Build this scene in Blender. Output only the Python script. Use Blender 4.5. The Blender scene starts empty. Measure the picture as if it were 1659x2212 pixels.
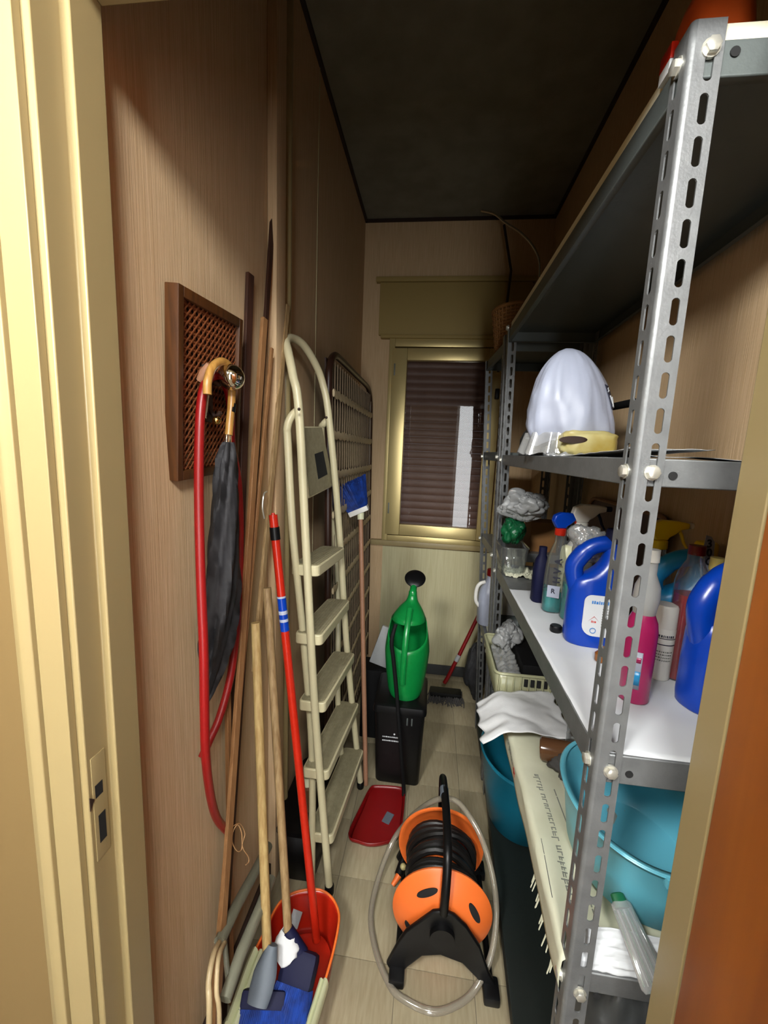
import bpy, bmesh, math, random
from mathutils import Vector, Matrix, noise
random.seed(7)
C = bpy.context.scene.collection
SC = bpy.context.scene
PI = math.pi

# ------------------------------------------------------------------ camera
EYE = 1.47
FPX = 873.387                      # focal length in pixels of the 1659x2212 frame
RC = ((0.99172862, 0.0586399, -0.11417404), (0.12148305, -0.14173022, 0.98242273), (-0.04142726, 0.98816694, 0.14768167))
cam = bpy.data.cameras.new('camera')
cam.sensor_fit = 'AUTO'; cam.sensor_width = 36.0; cam.lens = FPX / 2212 * 36.0
cam.clip_start = 0.01
camo = bpy.data.objects.new('camera', cam); C.objects.link(camo)
r_, d_, n_ = RC
camo.matrix_world = Matrix(((r_[0], -r_[1], -r_[2], 0), (d_[0], -d_[1], -d_[2], 0), (-n_[0], n_[1], n_[2], EYE), (0, 0, 0, 1)))
SC.camera = camo

# ------------------------------------------------------------------ world, lights, exposure
w = bpy.data.worlds.new('world'); SC.world = w; w.use_nodes = True
w.node_tree.nodes['Background'].inputs[0].default_value = (0.75, 0.86, 1.0, 1)
w.node_tree.nodes['Background'].inputs[1].default_value = 0.6
SC.view_settings.view_transform = 'Standard'; SC.view_settings.look = 'None'
SC.view_settings.gamma = 1.0; SC.view_settings.use_curve_mapping = False
SC.view_settings.exposure = -0.05

def area(name, loc, rot, sx, sy, power, col):
    l = bpy.data.lights.new(name, 'AREA'); l.shape = 'RECTANGLE'; l.size = sx; l.size_y = sy
    l.energy = power; l.color = col
    o = bpy.data.objects.new(name, l); o.location = loc; o.rotation_euler = rot; C.objects.link(o)
    return o
# daylight coming in through the glazed hall window behind the camera
area('hall_window_daylight', (0.30, -2.53, 1.2), (PI / 2, 0, 0), 0.5, 2.3, 58, (0.96, 0.99, 1.0))
# two hall ceiling lamps (their fittings are built further down): position, watts
LAMPS = (((0.12, -0.55, 2.30), 108), ((-0.62, -0.62, 2.30), 165))

# ------------------------------------------------------------------ helpers
def ray(x, y):
    c = (x - 829.5, y - 1106.0, FPX)
    return [sum(c[i] * RC[k][i] for i in range(3)) * (-1 if k == 2 else 1) for k in range(3)]
def W(x, y, X=None, Y=None, Z=None):
    a = ray(x, y)
    t = X / a[0] if X is not None else Y / a[1] if Y is not None else (Z - EYE) / a[2]
    return Vector((a[0] * t, a[1] * t, a[2] * t + EYE))
def lin(c):
    c = c / 255.0
    return c / 12.92 if c <= 0.04045 else ((c + 0.055) / 1.055) ** 2.4
def L4(c): return (lin(c[0]), lin(c[1]), lin(c[2]), 1)

MATS = {}
def mat(name, col, rough=0.5, metal=0.0, spec=0.5, col2=None, nscale=8, stretch=(1, 1, 1), bump=0.0, bscale=None, lo=0.35, hi=0.65, sss=0.0, detail=4):
    m = bpy.data.materials.new(name); m.use_nodes = True
    nt = m.node_tree; b = nt.nodes['Principled BSDF']
    b.inputs['Base Color'].default_value = L4(col); b.inputs['Roughness'].default_value = rough
    b.inputs['Metallic'].default_value = metal; b.inputs['Specular IOR Level'].default_value = spec
    if sss: b.inputs['Subsurface Weight'].default_value = sss; b.inputs['Subsurface Radius'].default_value = (0.02, 0.02, 0.02)
    if col2 or bump:
        tc = nt.nodes.new('ShaderNodeTexCoord'); mp = nt.nodes.new('ShaderNodeMapping')
        mp.inputs['Scale'].default_value = stretch
        nt.links.new(tc.outputs['Object'], mp.inputs['Vector'])
        nz = nt.nodes.new('ShaderNodeTexNoise'); nz.inputs['Scale'].default_value = nscale; nz.inputs['Detail'].default_value = detail
        nt.links.new(mp.outputs[0], nz.inputs['Vector'])
        if col2:
            rp = nt.nodes.new('ShaderNodeValToRGB')
            rp.color_ramp.elements[0].position = lo; rp.color_ramp.elements[1].position = hi
            rp.color_ramp.elements[0].color = L4(col); rp.color_ramp.elements[1].color = L4(col2)
            nt.links.new(nz.outputs['Fac'], rp.inputs[0]); nt.links.new(rp.outputs[0], b.inputs['Base Color'])
        if bump:
            n2 = nz
            if bscale:
                n2 = nt.nodes.new('ShaderNodeTexNoise'); n2.inputs['Scale'].default_value = bscale; n2.inputs['Detail'].default_value = 3
                nt.links.new(mp.outputs[0], n2.inputs['Vector'])
            bp = nt.nodes.new('ShaderNodeBump'); bp.inputs['Strength'].default_value = bump; bp.inputs['Distance'].default_value = 0.003
            nt.links.new(n2.outputs['Fac'], bp.inputs['Height']); nt.links.new(bp.outputs[0], b.inputs['Normal'])
    MATS[name] = m
    return m
def clear(name, tint, gloss=0.12, rough=0.08, dens=0.0, dcol=(230, 230, 230)):
    """thin clear plastic or glass: see-through, with a fresnel gloss and an optional milky share"""
    m = bpy.data.materials.new(name); m.use_nodes = True; nt = m.node_tree
    for n in list(nt.nodes): nt.nodes.remove(n)
    out = nt.nodes.new('ShaderNodeOutputMaterial')
    tr = nt.nodes.new('ShaderNodeBsdfTransparent'); tr.inputs[0].default_value = L4(tint)
    gl = nt.nodes.new('ShaderNodeBsdfGlossy'); gl.inputs['Roughness'].default_value = rough
    df = nt.nodes.new('ShaderNodeBsdfDiffuse'); df.inputs[0].default_value = L4(dcol)
    lw = nt.nodes.new('ShaderNodeLayerWeight'); lw.inputs[0].default_value = 0.35
    mr = nt.nodes.new('ShaderNodeMath'); mr.operation = 'MULTIPLY_ADD'; mr.inputs[1].default_value = 0.5; mr.inputs[2].default_value = gloss
    nt.links.new(lw.outputs['Fresnel'], mr.inputs[0])
    m1 = nt.nodes.new('ShaderNodeMixShader'); m1.inputs[0].default_value = dens
    nt.links.new(tr.outputs[0], m1.inputs[1]); nt.links.new(df.outputs[0], m1.inputs[2])
    m2 = nt.nodes.new('ShaderNodeMixShader')
    nt.links.new(mr.outputs[0], m2.inputs[0]); nt.links.new(m1.outputs[0], m2.inputs[1]); nt.links.new(gl.outputs[0], m2.inputs[2])
    nt.links.new(m2.outputs[0], out.inputs[0])
    MATS[name] = m
    return m
def emit(name, col, s):
    m = bpy.data.materials.new(name); m.use_nodes = True; nt = m.node_tree
    b = nt.nodes['Principled BSDF']; b.inputs['Emission Color'].default_value = L4(col); b.inputs['Emission Strength'].default_value = s
    b.inputs['Base Color'].default_value = L4(col)
    return m

def cr(pts, k=6, closed=False):
    """Catmull-Rom through points"""
    P = [Vector(p) for p in pts]; n = len(P); out = []
    for i in range(n if closed else n - 1):
        if closed: a, b, c, d = P[i - 1], P[i], P[(i + 1) % n], P[(i + 2) % n]
        else: a, b, c, d = P[max(i - 1, 0)], P[i], P[i + 1], P[min(i + 2, n - 1)]
        for j in range(k):
            t = j / k
            out.append(0.5 * ((2 * b) + (c - a) * t + (2 * a - 5 * b + 4 * c - d) * t * t + (3 * b - a - 3 * c + d) * t ** 3))
    if not closed: out.append(P[-1])
    return out

class MB:
    def __init__(s): s.bm = bmesh.new()
    def quadbox(s, pts):
        v = [s.bm.verts.new(p) for p in pts]
        for f in ((0, 3, 2, 1), (4, 5, 6, 7), (0, 1, 5, 4), (1, 2, 6, 5), (2, 3, 7, 6), (3, 0, 4, 7)):
            s.bm.faces.new([v[i] for i in f])
        return s
    def box(s, x0, x1, y0, y1, z0, z1, bev=0.0, M=None):
        b2 = bmesh.new()
        bmesh.ops.create_cube(b2, size=1.0)
        for v in b2.verts:
            v.co = Vector(((x0 + x1) / 2 + v.co.x * (x1 - x0), (y0 + y1) / 2 + v.co.y * (y1 - y0), (z0 + z1) / 2 + v.co.z * (z1 - z0)))
        if bev: bmesh.ops.bevel(b2, geom=list(b2.edges), offset=bev, segments=2, affect='EDGES', profile=0.6)
        s.merge(b2, M); return s
    def merge(s, b2, M=None):
        mp = {}
        for v in b2.verts: mp[v] = s.bm.verts.new(M @ v.co if M else v.co)
        for f in b2.faces:
            try: s.bm.faces.new([mp[v] for v in f.verts])
            except ValueError: pass
        b2.free()
    def tube(s, pts, r, n=10, closed=False, cap=True, flat=1.0, up=None):
        pts = [Vector(p) for p in pts]; m = len(pts)
        rr = r if isinstance(r, (list, tuple)) else [r] * m
        rings = []; nrm = None
        for i in range(m):
            if closed: t = pts[(i + 1) % m] - pts[i - 1]
            else: t = pts[min(i + 1, m - 1)] - pts[max(i - 1, 0)]
            t.normalize()
            if nrm is None:
                u = Vector(up) if up else (Vector((0, 0, 1)) if abs(t.z) < 0.9 else Vector((1, 0, 0)))
                nrm = (u - t * u.dot(t)).normalized()
            else:
                nrm = (nrm - t * nrm.dot(t)).normalized()
            bn = t.cross(nrm)
            rings.append([s.bm.verts.new(pts[i] + nrm * math.cos(a) * rr[i] * flat + bn * math.sin(a) * rr[i]) for a in (2 * PI * j / n for j in range(n))])
        for i in range(m if closed else m - 1):
            A, B = rings[i], rings[(i + 1) % m]
            for j in range(n): s.bm.faces.new((A[j], A[(j + 1) % n], B[(j + 1) % n], B[j]))
        if cap and not closed:
            s.bm.faces.new(list(reversed(rings[0]))); s.bm.faces.new(rings[-1])
        return s
    def rod(s, a, b, r, r2=None, n=12):
        return s.tube([a, b], [r, r if r2 is None else r2], n)
    def loft(s, rings, closed_ends=True):
        R = [[s.bm.verts.new(p) for p in ring] for ring in rings]; n = len(R[0])
        for A, B in zip(R, R[1:]):
            for j in range(n): s.bm.faces.new((A[j], A[(j + 1) % n], B[(j + 1) % n], B[j]))
        if closed_ends in (True, 'bottom'): s.bm.faces.new(list(reversed(R[0])))
        if closed_ends is True: s.bm.faces.new(R[-1])
        return s
    def super(s, prof, loc=(0, 0, 0), rot=0.0, n=28, e=2.0, ends=True, M=None):
        """stack of superellipse rings: prof = (z, rx, ry[, dx, dy])"""
        rings = []
        for p in prof:
            z, rx, ry = p[:3]; dx, dy = (p[3], p[4]) if len(p) > 3 else (0, 0)
            ring = []
            for j in range(n):
                a = 2 * PI * j / n; c, q = math.cos(a), math.sin(a)
                x = dx + rx * math.copysign(abs(c) ** (2 / e), c); y = dy + ry * math.copysign(abs(q) ** (2 / e), q)
                v = Vector((x * math.cos(rot) - y * math.sin(rot), x * math.sin(rot) + y * math.cos(rot), z))
                ring.append((M @ v if M else v) + Vector(loc))
            rings.append(ring)
        return s.loft(rings, ends)
    def lathe(s, prof, loc=(0, 0, 0), n=24, M=None, ends=False):
        """prof = (r, z)"""
        return s.super([(z, max(r, 1e-4), max(r, 1e-4)) for r, z in prof], loc, 0, n, 2.0, ends, M)
    def ball(s, c, r, n=16, sz=1.0):
        m = n // 2
        return s.super([(c[2] - r * sz * math.cos(PI * i / m), max(1e-4, r * math.sin(PI * i / m)), max(1e-4, r * math.sin(PI * i / m))) for i in range(m + 1)], (c[0], c[1], 0), 0, n)
    def prism(s, pts, ext):
        """polygon (3d points, planar) swept along ext"""
        e = Vector(ext); A = [s.bm.verts.new(p) for p in pts]; B = [s.bm.verts.new(Vector(p) + e) for p in pts]; n = len(A)
        s.bm.faces.new(list(reversed(A))); s.bm.faces.new(B)
        for j in range(n): s.bm.faces.new((A[j], A[(j + 1) % n], B[(j + 1) % n], B[j]))
        return s
    def grid(s, fn, nu, nv, closeu=False):
        V = [[s.bm.verts.new(fn(i / (nu if closeu else nu - 1), j / (nv - 1))) for j in range(nv)] for i in range(nu)]
        for i in range(nu if closeu else nu - 1):
            for j in range(nv - 1):
                s.bm.faces.new((V[i][j], V[(i + 1) % nu][j], V[(i + 1) % nu][j + 1], V[i][j + 1]))
        return s
    def build(s, name, m, parent=None, solid=0.0, sub=0, bevel=0.0, sharp=38, loc=None, offset=0.0):
        bm = s.bm
        bmesh.ops.recalc_face_normals(bm, faces=bm.faces)
        o0 = Vector(ORG.get(parent.name, (0, 0, 0))) if parent else Vector(loc or (0, 0, 0))
        if o0.length: bmesh.ops.translate(bm, verts=bm.verts, vec=-o0)
        me = bpy.data.meshes.new(name); bm.to_mesh(me); bm.free()
        for p in me.polygons: p.use_smooth = True
        me.set_sharp_from_angle(angle=math.radians(sharp))
        ms = m if isinstance(m, (list, tuple)) else [m]
        for q in ms: me.materials.append(MATS[q] if isinstance(q, str) else q)
        o = bpy.data.objects.new(name, me); C.objects.link(o)
        if parent: o.parent = parent; ORG[o.name] = ORG.get(parent.name, (0, 0, 0))
        else: o.location = o0; ORG[o.name] = tuple(o0)
        if bevel:
            q = o.modifiers.new('bevel', 'BEVEL'); q.width = bevel; q.segments = 2; q.limit_method = 'ANGLE'
        if solid:
            q = o.modifiers.new('thickness', 'SOLIDIFY'); q.thickness = solid; q.offset = offset
        if sub:
            q = o.modifiers.new('smooth', 'SUBSURF'); q.levels = sub; q.render_levels = sub
        return o
ORG = {}
def tag(o, label, cat, group=None, kind=None):
    o['label'] = label; o['category'] = cat
    if group: o['group'] = group
    if kind: o['kind'] = kind
    return o
def thing(name, label, cat, loc=(0, 0, 0), group=None, local=False):
    """Empty at the base of a thing; its parts are modelled in world space unless local"""
    o = bpy.data.objects.new(name, None); C.objects.link(o); o.empty_display_size = 0.05
    if not local: o.location = loc
    ORG[o.name] = (0, 0, 0) if local else tuple(loc)
    return tag(o, label, cat, group)
def struct(name, mb, m, parent=None, **k):
    o = mb.build(name, m, parent, **k)
    if not parent: o['kind'] = 'structure'
    return o
def sempty(name, loc=(0, 0, 0)):
    o = bpy.data.objects.new(name, None); C.objects.link(o); o.location = loc; o['kind'] = 'structure'; ORG[o.name] = tuple(loc); o.empty_display_size = 0.05
    return o
def lab(o, text): o['label'] = text; return o
def copy_of(src, name, parent, M=None):
    o = src.copy(); o.name = name; C.objects.link(o); o.parent = parent
    if M is not None: o.matrix_local = M
    return o
def nz3(p, s=1.0): return noise.noise(Vector(p) * s)
def text_mesh(txt, size, M, name, m, parent):
    cu = bpy.data.curves.new('lettering', 'FONT'); cu.body = txt; cu.size = size; cu.align_x = 'CENTER'; cu.align_y = 'CENTER'; cu.extrude = 0.0002; cu.offset = size * 0.03
    cu.resolution_u = 3
    to = bpy.data.objects.new('lettering', cu); C.objects.link(to)
    dg = bpy.context.evaluated_depsgraph_get(); me = bpy.data.meshes.new_from_object(to.evaluated_get(dg))
    bpy.data.objects.remove(to)
    me.transform(M)
    me.transform(Matrix.Translation(-Vector(ORG.get(parent.name, (0, 0, 0)))))
    me.materials.clear(); me.materials.append(MATS[m])
    o = bpy.data.objects.new(name, me); C.objects.link(o); o.parent = parent
    return o
def frame_m(o, x, y):
    """matrix whose local x,y axes are the given world directions at o"""
    x = Vector(x).normalized(); z = x.cross(Vector(y)).normalized(); y = z.cross(x)
    return Matrix(((x.x, y.x, z.x, o[0]), (x.y, y.y, z.y, o[1]), (x.z, y.z, z.z, o[2]), (0, 0, 0, 1)))

# ------------------------------------------------------------------ materials
mat('cream_paint', (150, 133, 92), 0.42, bump=0.06, nscale=60)
mat('wallpaper', (208, 180, 142), 0.85, col2=(186, 156, 116), nscale=1.0, stretch=(420, 420, 7), bump=0.25, lo=0.3, hi=0.7, detail=3)
mat('pale_wall', (196, 190, 152), 0.8, col2=(182, 174, 134), nscale=1.0, stretch=(200, 200, 6), bump=0.12, lo=0.3, hi=0.7)
mat('ceiling_plaster', (128, 126, 112), 0.95, col2=(116, 113, 98), nscale=9, bump=0.1, bscale=120)
mat('dark_trim', (44, 26, 16), 0.6)
mat('skirting', (52, 54, 54), 0.5)
def tile_mat():
    m = mat('floor_tile', (158, 148, 122), 0.32, col2=(138, 127, 100), nscale=7, stretch=(16, 2.2, 1), lo=0.3, hi=0.75)
    nt = m.node_tree
    mp = [n for n in nt.nodes if n.type == 'MAPPING'][0]; mp.inputs['Rotation'].default_value = (0, 0, 0.75)
tile_mat()
mat('grout', (108, 98, 80), 0.9)
mat('door_veneer', (140, 76, 14), 0.4, col2=(100, 46, 8), nscale=2.2, stretch=(9, 9, 0.55), lo=0.3, hi=0.75, bump=0.04)
mat('gold_anodised', (206, 186, 128), 0.33, metal=0.55)
mat('shutter_pvc', (170, 134, 120), 0.42, col2=(156, 120, 104), nscale=12)
mat('steel_grey', (112, 114, 114), 0.42, metal=0.35, col2=(101, 103, 103), nscale=30, bump=0.12, bscale=220)
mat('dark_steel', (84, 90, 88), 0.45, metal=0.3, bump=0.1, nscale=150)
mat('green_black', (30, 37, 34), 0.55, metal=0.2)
mat('zinc', (206, 204, 192), 0.3, metal=0.7)
mat('black_hole', (10, 10, 10), 0.9)
mat('brown_frame', (84, 48, 16), 0.45, col2=(64, 36, 11), nscale=4, stretch=(30, 30, 2), bump=0.05)
mat('cane', (124, 68, 32), 0.6)
mat('cane_back', (28, 13, 8), 0.9)
mat('chrome', (226, 220, 206), 0.06, metal=1.0)
mat('brass', (200, 168, 96), 0.2, metal=1.0)
mat('wood_handle', (176, 132, 66), 0.35, col2=(150, 106, 48), nscale=3, stretch=(40, 40, 3))
mat('black_cloth', (42, 42, 45), 0.7, col2=(26, 26, 28), nscale=20, bump=0.2)
mat('black_plastic', (9, 9, 10), 0.4, spec=0.3)
mat('black_soft', (10, 10, 11), 0.7, spec=0.2)
mat('red_rubber', (134, 14, 14), 0.38)
mat('red_plastic', (172, 32, 14), 0.28, sss=0.05)
mat('orange_red', (240, 104, 44), 0.3)
mat('dark_red_plastic', (116, 8, 10), 0.35)
mat('board_tan', (148, 108, 68), 0.6, col2=(130, 90, 52), nscale=3, stretch=(40, 40, 2), bump=0.06)
mat('board_dark', (62, 34, 20), 0.6, col2=(48, 25, 14), nscale=3, stretch=(40, 40, 2))
mat('pale_wood', (184, 158, 104), 0.55, col2=(160, 130, 80), nscale=3, stretch=(50, 50, 2.5), bump=0.05)
mat('grey_wood', (158, 132, 92), 0.6, col2=(130, 103, 66), nscale=3, stretch=(50, 50, 2.5), bump=0.05)
mat('string', (196, 152, 104), 0.8)
mat('ladder_cream', (198, 190, 154), 0.35)
mat('ladder_tread', (146, 139, 110), 0.75, col2=(134, 127, 98), nscale=60, bump=0.3, bscale=400)
mat('cot_brown', (48, 28, 20), 0.4)
mat('cot_wire', (140, 122, 100), 0.45)
mat('cot_band', (196, 178, 142), 0.7)
mat('blue_bristle', (10, 56, 140), 0.65, col2=(6, 36, 100), nscale=40)
mat('blue_plastic', (2, 54, 156), 0.3)
mat('white_plastic', (226, 224, 216), 0.4)
mat('yellow_plastic', (238, 206, 18), 0.35)
mat('pink_wood', (160, 116, 88), 0.5)
mat('green_can', (10, 122, 54), 0.3, sss=0.08)
mat('green_dark', (10, 84, 48), 0.4)
mat('orange_plastic', (226, 108, 44), 0.38)
mat('hose_black', (20, 19, 18), 0.4)
mat('teal_plastic', (104, 188, 208), 0.32, sss=0.05)
mat('teal_deep', (22, 112, 136), 0.35, sss=0.05)
mat('light_blue', (34, 146, 206), 0.3)
mat('navy', (9, 12, 46), 0.65, spec=0.25)
mat('ink_dark', (34, 36, 52), 0.6)
mat('ink_grey', (120, 122, 112), 0.8)
mat('ink_red', (190, 60, 48), 0.7)
mat('ink_blue', (52, 120, 190), 0.6)
mat('paper_white', (198, 201, 203), 0.8, bump=0.1, nscale=25)
mat('cloth_white', (206, 207, 207), 0.85, bump=0.12, nscale=300)
mat('newsprint', (200, 200, 176), 0.85, col2=(186, 186, 160), nscale=9)
mat('newsprint_photo', (158, 160, 152), 0.85)
mat('bag_white', (164, 170, 187), 0.38, bump=0.25, nscale=18, sss=0.1)
mat('cardboard', (146, 104, 58), 0.8, col2=(130, 90, 46), nscale=6)
mat('yellow_film', (182, 174, 124), 0.3, col2=(156, 136, 66), nscale=14)
mat('cream_plastic', (222, 222, 186), 0.4)
mat('cream_sleeve', (200, 204, 164), 0.55)
mat('grey_rubber', (88, 96, 104), 0.5)
mat('tube_grey', (108, 108, 92), 0.45)
mat('wire_tan', (176, 156, 118), 0.45)
mat('amber', (120, 70, 24), 0.2)
mat('brown_glass', (92, 62, 40), 0.15)
mat('grey_cloth', (62, 60, 58), 0.9)
mat('grey_bag', (150, 152, 152), 0.35, bump=0.5, nscale=22)
mat('charcoal_bag', (70, 72, 72), 0.35, bump=0.4, nscale=22)
mat('wicker', (140, 96, 48), 0.7)
mat('dark_red_liquid', (150, 6, 20), 0.12)
mat('pink_liquid', (172, 34, 94), 0.25, sss=0.1)
mat('teal_liquid', (14, 140, 140), 0.2)
mat('chip_board', (222, 216, 190), 0.6)
mat('hall_wall', (112, 90, 50), 0.8)
mat('hall_ceiling', (120, 112, 92), 0.9)
mat('box_paint', (158, 136, 80), 0.7)
mat('hall_white', (236, 236, 232), 0.5)
clear('glass_pane', (226, 226, 226), 0.0, 0.01)
clear('clear_plastic', (240, 243, 243), 0.03, 0.08, 0.05)
clear('milky_plastic', (230, 230, 226), 0.05, 0.15, 0.55, (226, 226, 222))
clear('clear_hose', (220, 220, 214), 0.06, 0.12, 0.35, (196, 186, 166))
clear('film', (240, 240, 240), 0.1, 0.12, 0.3, (220, 222, 220))
clear('crate_plastic', (226, 226, 200), 0.04, 0.2, 0.62, (196, 196, 158))
MATS['lamp_glow'] = emit('lamp_glow', (255, 240, 214), 20)

# ------------------------------------------------------------------ the room
XL, XR, YF, YB, ZC = -0.48, 0.60, 0.535, 2.574, 2.815
struct('wall_left', MB().box(XL - 0.08, XL, 0.5, YB, 0, ZC), 'wallpaper')
struct('wall_right', MB().box(XR, XR + 0.08, 0.5, YB, 0, ZC), 'wallpaper')
struct('wall_back', MB().box(XL - 0.08, -0.305, YB, YB + 0.1, 0, ZC).box(-0.305, XR + 0.08, YB, YB + 0.1, 0, 0.89).box(-0.305, XR + 0.08, YB, YB + 0.1, 2.13, ZC).box(0.42, XR + 0.08, YB, YB + 0.1, 0.89, 2.13), 'wallpaper')
struct('wall_front', MB().box(-0.72, -0.50, 0.445, YF, 0, 2.75).box(0.42, 0.72, 0.445, YF, 0, 2.75).box(-0.50, 0.42, 0.445, YF, 2.05, ZC + 0.05), 'hall_wall')
struct('ceiling', MB().box(XL - 0.08, XR + 0.08, YF, YB + 0.1, ZC, ZC + 0.08), 'ceiling_plaster')
for i, b in enumerate(((XL, XL + 0.012, YF, YB), (XR - 0.012, XR, YF, YB), (XL, XR, YB - 0.012, YB))):
    struct('trim_%d' % (i + 1), MB().box(b[0], b[1], b[2], b[3], ZC - 0.016, ZC), 'dark_trim')
fl = struct('floor', MB().box(-1.9, 2.08, -2.6, YB + 0.02, -0.05, -0.003), 'grout')
T = 0.2205; tm = None
for iy in range(-1, 10):
    for ix in range(-3, 4):
        x0, x1 = max(-0.022 + ix * T, XL + 0.001), min(-0.022 + (ix + 1) * T, XR - 0.001)
        y0, y1 = max(0.968 + (iy - 1) * T, YF - 0.09), min(0.968 + iy * T, YB - 0.001)
        if x1 - x0 < 0.02 or y1 - y0 < 0.02: continue
        full = x1 - x0 > T - 0.001 and y1 - y0 > T - 0.001
        if full and tm:
            o = bpy.data.objects.new('tile', tm); C.objects.link(o); o.parent = fl; o.location = (x0, y0, 0)
            continue
        o = MB().box(0.0008, x1 - x0 - 0.0008, 0.0008, y1 - y0 - 0.0008, -0.004, 0.0, bev=0.0006).build('tile', 'floor_tile', fl)
        o.location = (x0, y0, 0)
        if full: tm = o.data
struct('baseboard_back', MB().box(XL, XR, YB - 0.012, YB, 0, 0.07, bev=0.003), 'skirting')
struct('baseboard_left', MB().box(XL, XL + 0.012, YF, YB - 0.012, 0, 0.07, bev=0.003), 'dark_trim')
# pale panel under the window, the sill board, the shutter box and the pilaster on the left wall
struct('trim_4', MB().box(-0.298, XR - 0.004, YB - 0.006, YB, 0.07, 0.862, bev=0.002), 'pale_wall')
struct('trim_5', MB().box(-0.375, 0.47, YB - 0.035, YB, 0.872, 0.905, bev=0.004), 'cream_paint')
struct('trim_6', MB().box(-0.375, 0.5, YB - 0.03, YB, 2.165, 2.46, bev=0.004).box(-0.40, 0.52, YB - 0.04, YB, 2.462, 2.49, bev=0.005).box(-0.36, 0.49, YB - 0.045, YB, 2.145, 2.165, bev=0.004), 'box_paint')
struct('trim_7', MB().box(XL, -0.452, 1.135, 1.205, 0, ZC - 0.016, bev=0.006), 'wallpaper')
struct('trim_8', MB().tube([(-0.474, 1.262, 0.0), (-0.474, 1.262, ZC - 0.016)], 0.017, 14), 'cream_paint')
struct('trim_9', MB().box(XL, XL + 0.002, 1.595, 1.599, 0, ZC - 0.016), 'pale_wall')
struct('trim_10', MB().box(XR - 0.012, XR, 0.80, 0.818, 0, ZC - 0.016, bev=0.003).box(XR - 0.004, XR, 0.835, 0.85, 0, ZC - 0.016), 'wallpaper')

# window: gold aluminium frame, tilted sash with a pane, roller shutter slats outside
win = sempty('window_1', (0.06, YB, 0.905))
MB().box(-0.305, -0.27, YB - 0.03, YB + 0.05, 0.905, 2.145, bev=0.003).box(0.38, 0.42, YB - 0.03, YB + 0.05, 0.905, 2.145, bev=0.003) \
    .box(-0.27, 0.38, YB - 0.03, YB + 0.05, 0.905, 0.94, bev=0.003).box(-0.27, 0.38, YB - 0.03, YB + 0.05, 2.10, 2.145, bev=0.003).build('window_frame', 'gold_anodised', win)
SA = math.radians(-2.1)            # the sash stands slightly ajar
Ms = Matrix.Translation((0.37, YB - 0.028, 0)) @ Matrix.Rotation(SA, 4, 'Z') @ Matrix.Translation((-0.37, 0, 0))
mb = MB()
for b in ((-0.285, -0.193, 0.945, 2.09), (0.29, 0.37, 0.945, 2.09), (-0.193, 0.29, 0.945, 1.015), (-0.193, 0.29, 2.02, 2.09)):
    mb.box(b[0], b[1], -0.028, 0.022, b[2], b[3], bev=0.004, M=Ms)
sash = mb.build('sash', 'gold_anodised', win)
MB().box(-0.195, 0.292, 0.0, 0.004, 1.013, 2.022, M=Ms).build('glass_pane', 'glass_pane', sash)
lab(MB().box(0.335, 0.36, -0.06, -0.026, 1.80, 1.86, bev=0.006, M=Ms).build('handle', 'black_plastic', sash), 'black window handle')
mb = MB()
for z in (1.08, 1.93): mb.box(-0.272, -0.262, -0.031, -0.026, z, z + 0.07, bev=0.002, M=Ms)
mb.build('hinge', 'tube_grey', sash)
sl0 = None
for k in range(26):
    z = 0.92 + k * 0.0468
    if sl0 is None:
        ring = [(0.002, 0.0), (0.005, 0.004), (0.007, 0.020), (0.006, 0.038), (0.003, 0.0462), (-0.003, 0.0462), (-0.003, 0.0)]
        sl0 = MB().prism([(-0.30, YB + 0.085 - a, 0.905 + b) for a, b in ring], (0.72, 0, 0)).build('slat', 'shutter_pvc', win)
        sl0.location = (0, 0, z - 0.905)
    else:
        o = copy_of(sl0, 'slat', win); o.location = (0, 0, z - 0.905)

# door frame and the open door leaf
door = sempty('door_1', (-0.04, 0.49, 0))
prof = [(-0.4495, 0.447), (-0.4495, 0.486), (-0.438, 0.486), (-0.438, 0.535), (-0.500, 0.535), (-0.500, 0.447)]
MB().prism([(x, y, 0) for x, y in prof], (0, 0, 2.06)).build('jamb', 'cream_paint', door, bevel=0.0018)
pr = [(0.376, 0.447), (0.376, 0.487), (0.364, 0.487), (0.364, 0.535), (0.420, 0.535), (0.420, 0.447)]
MB().prism([(x, y, 0) for x, y in pr], (0, 0, 2.06)).build('jamb', 'cream_paint', door, bevel=0.0018)
pl = [(0.447, 2.008), (0.486, 2.008), (0.486, 1.996), (0.535, 1.996), (0.535, 2.06), (0.447, 2.06)]
MB().prism([(-0.438, y, z) for y, z in pl], (0.802, 0, 0)).build('lintel', 'cream_paint', door, bevel=0.0018)
def casing(x0, x1, outer):
    s = -1 if outer < x0 else 1
    a, b = (x1, x0) if s < 0 else (x0, x1)                       # a next to the opening, b outside
    p = [(a, 0.447), (a, 0.436), (b, 0.436), (b + s * 0.002, 0.440), (b + s * 0.003, 0.432), (b + s * 0.016, 0.428), (b + s * 0.026, 0.431), (b + s * 0.030, 0.440), (b + s * 0.030, 0.447)]
    return MB().prism([(x, y, 0) for x, y in p], (0, 0, 2.10))
casing(-0.496, -0.4595, -1).build('casing', 'cream_paint', door, bevel=0.001)
casing(0.385, 0.42, 1).build('casing', 'cream_paint', door, bevel=0.001)
MB().box(-0.52, 0.45, 0.431, 0.447, 2.02, 2.10, bev=0.003).build('casing', 'cream_paint', door)
sp = MB().box(-0.4497, -0.4482, 0.4535, 0.4775, 0.865, 1.03, bev=0.0006).build('strike_plate', 'cream_paint', door)
lab(sp, 'thin metal strike plate with two latch holes')
MB().box(-0.4483, -0.4478, 0.457, 0.470, 0.965, 0.985).box(-0.4483, -0.4478, 0.4595, 0.4715, 0.89, 0.935).build('latch_hole', 'black_hole', sp)
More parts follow.
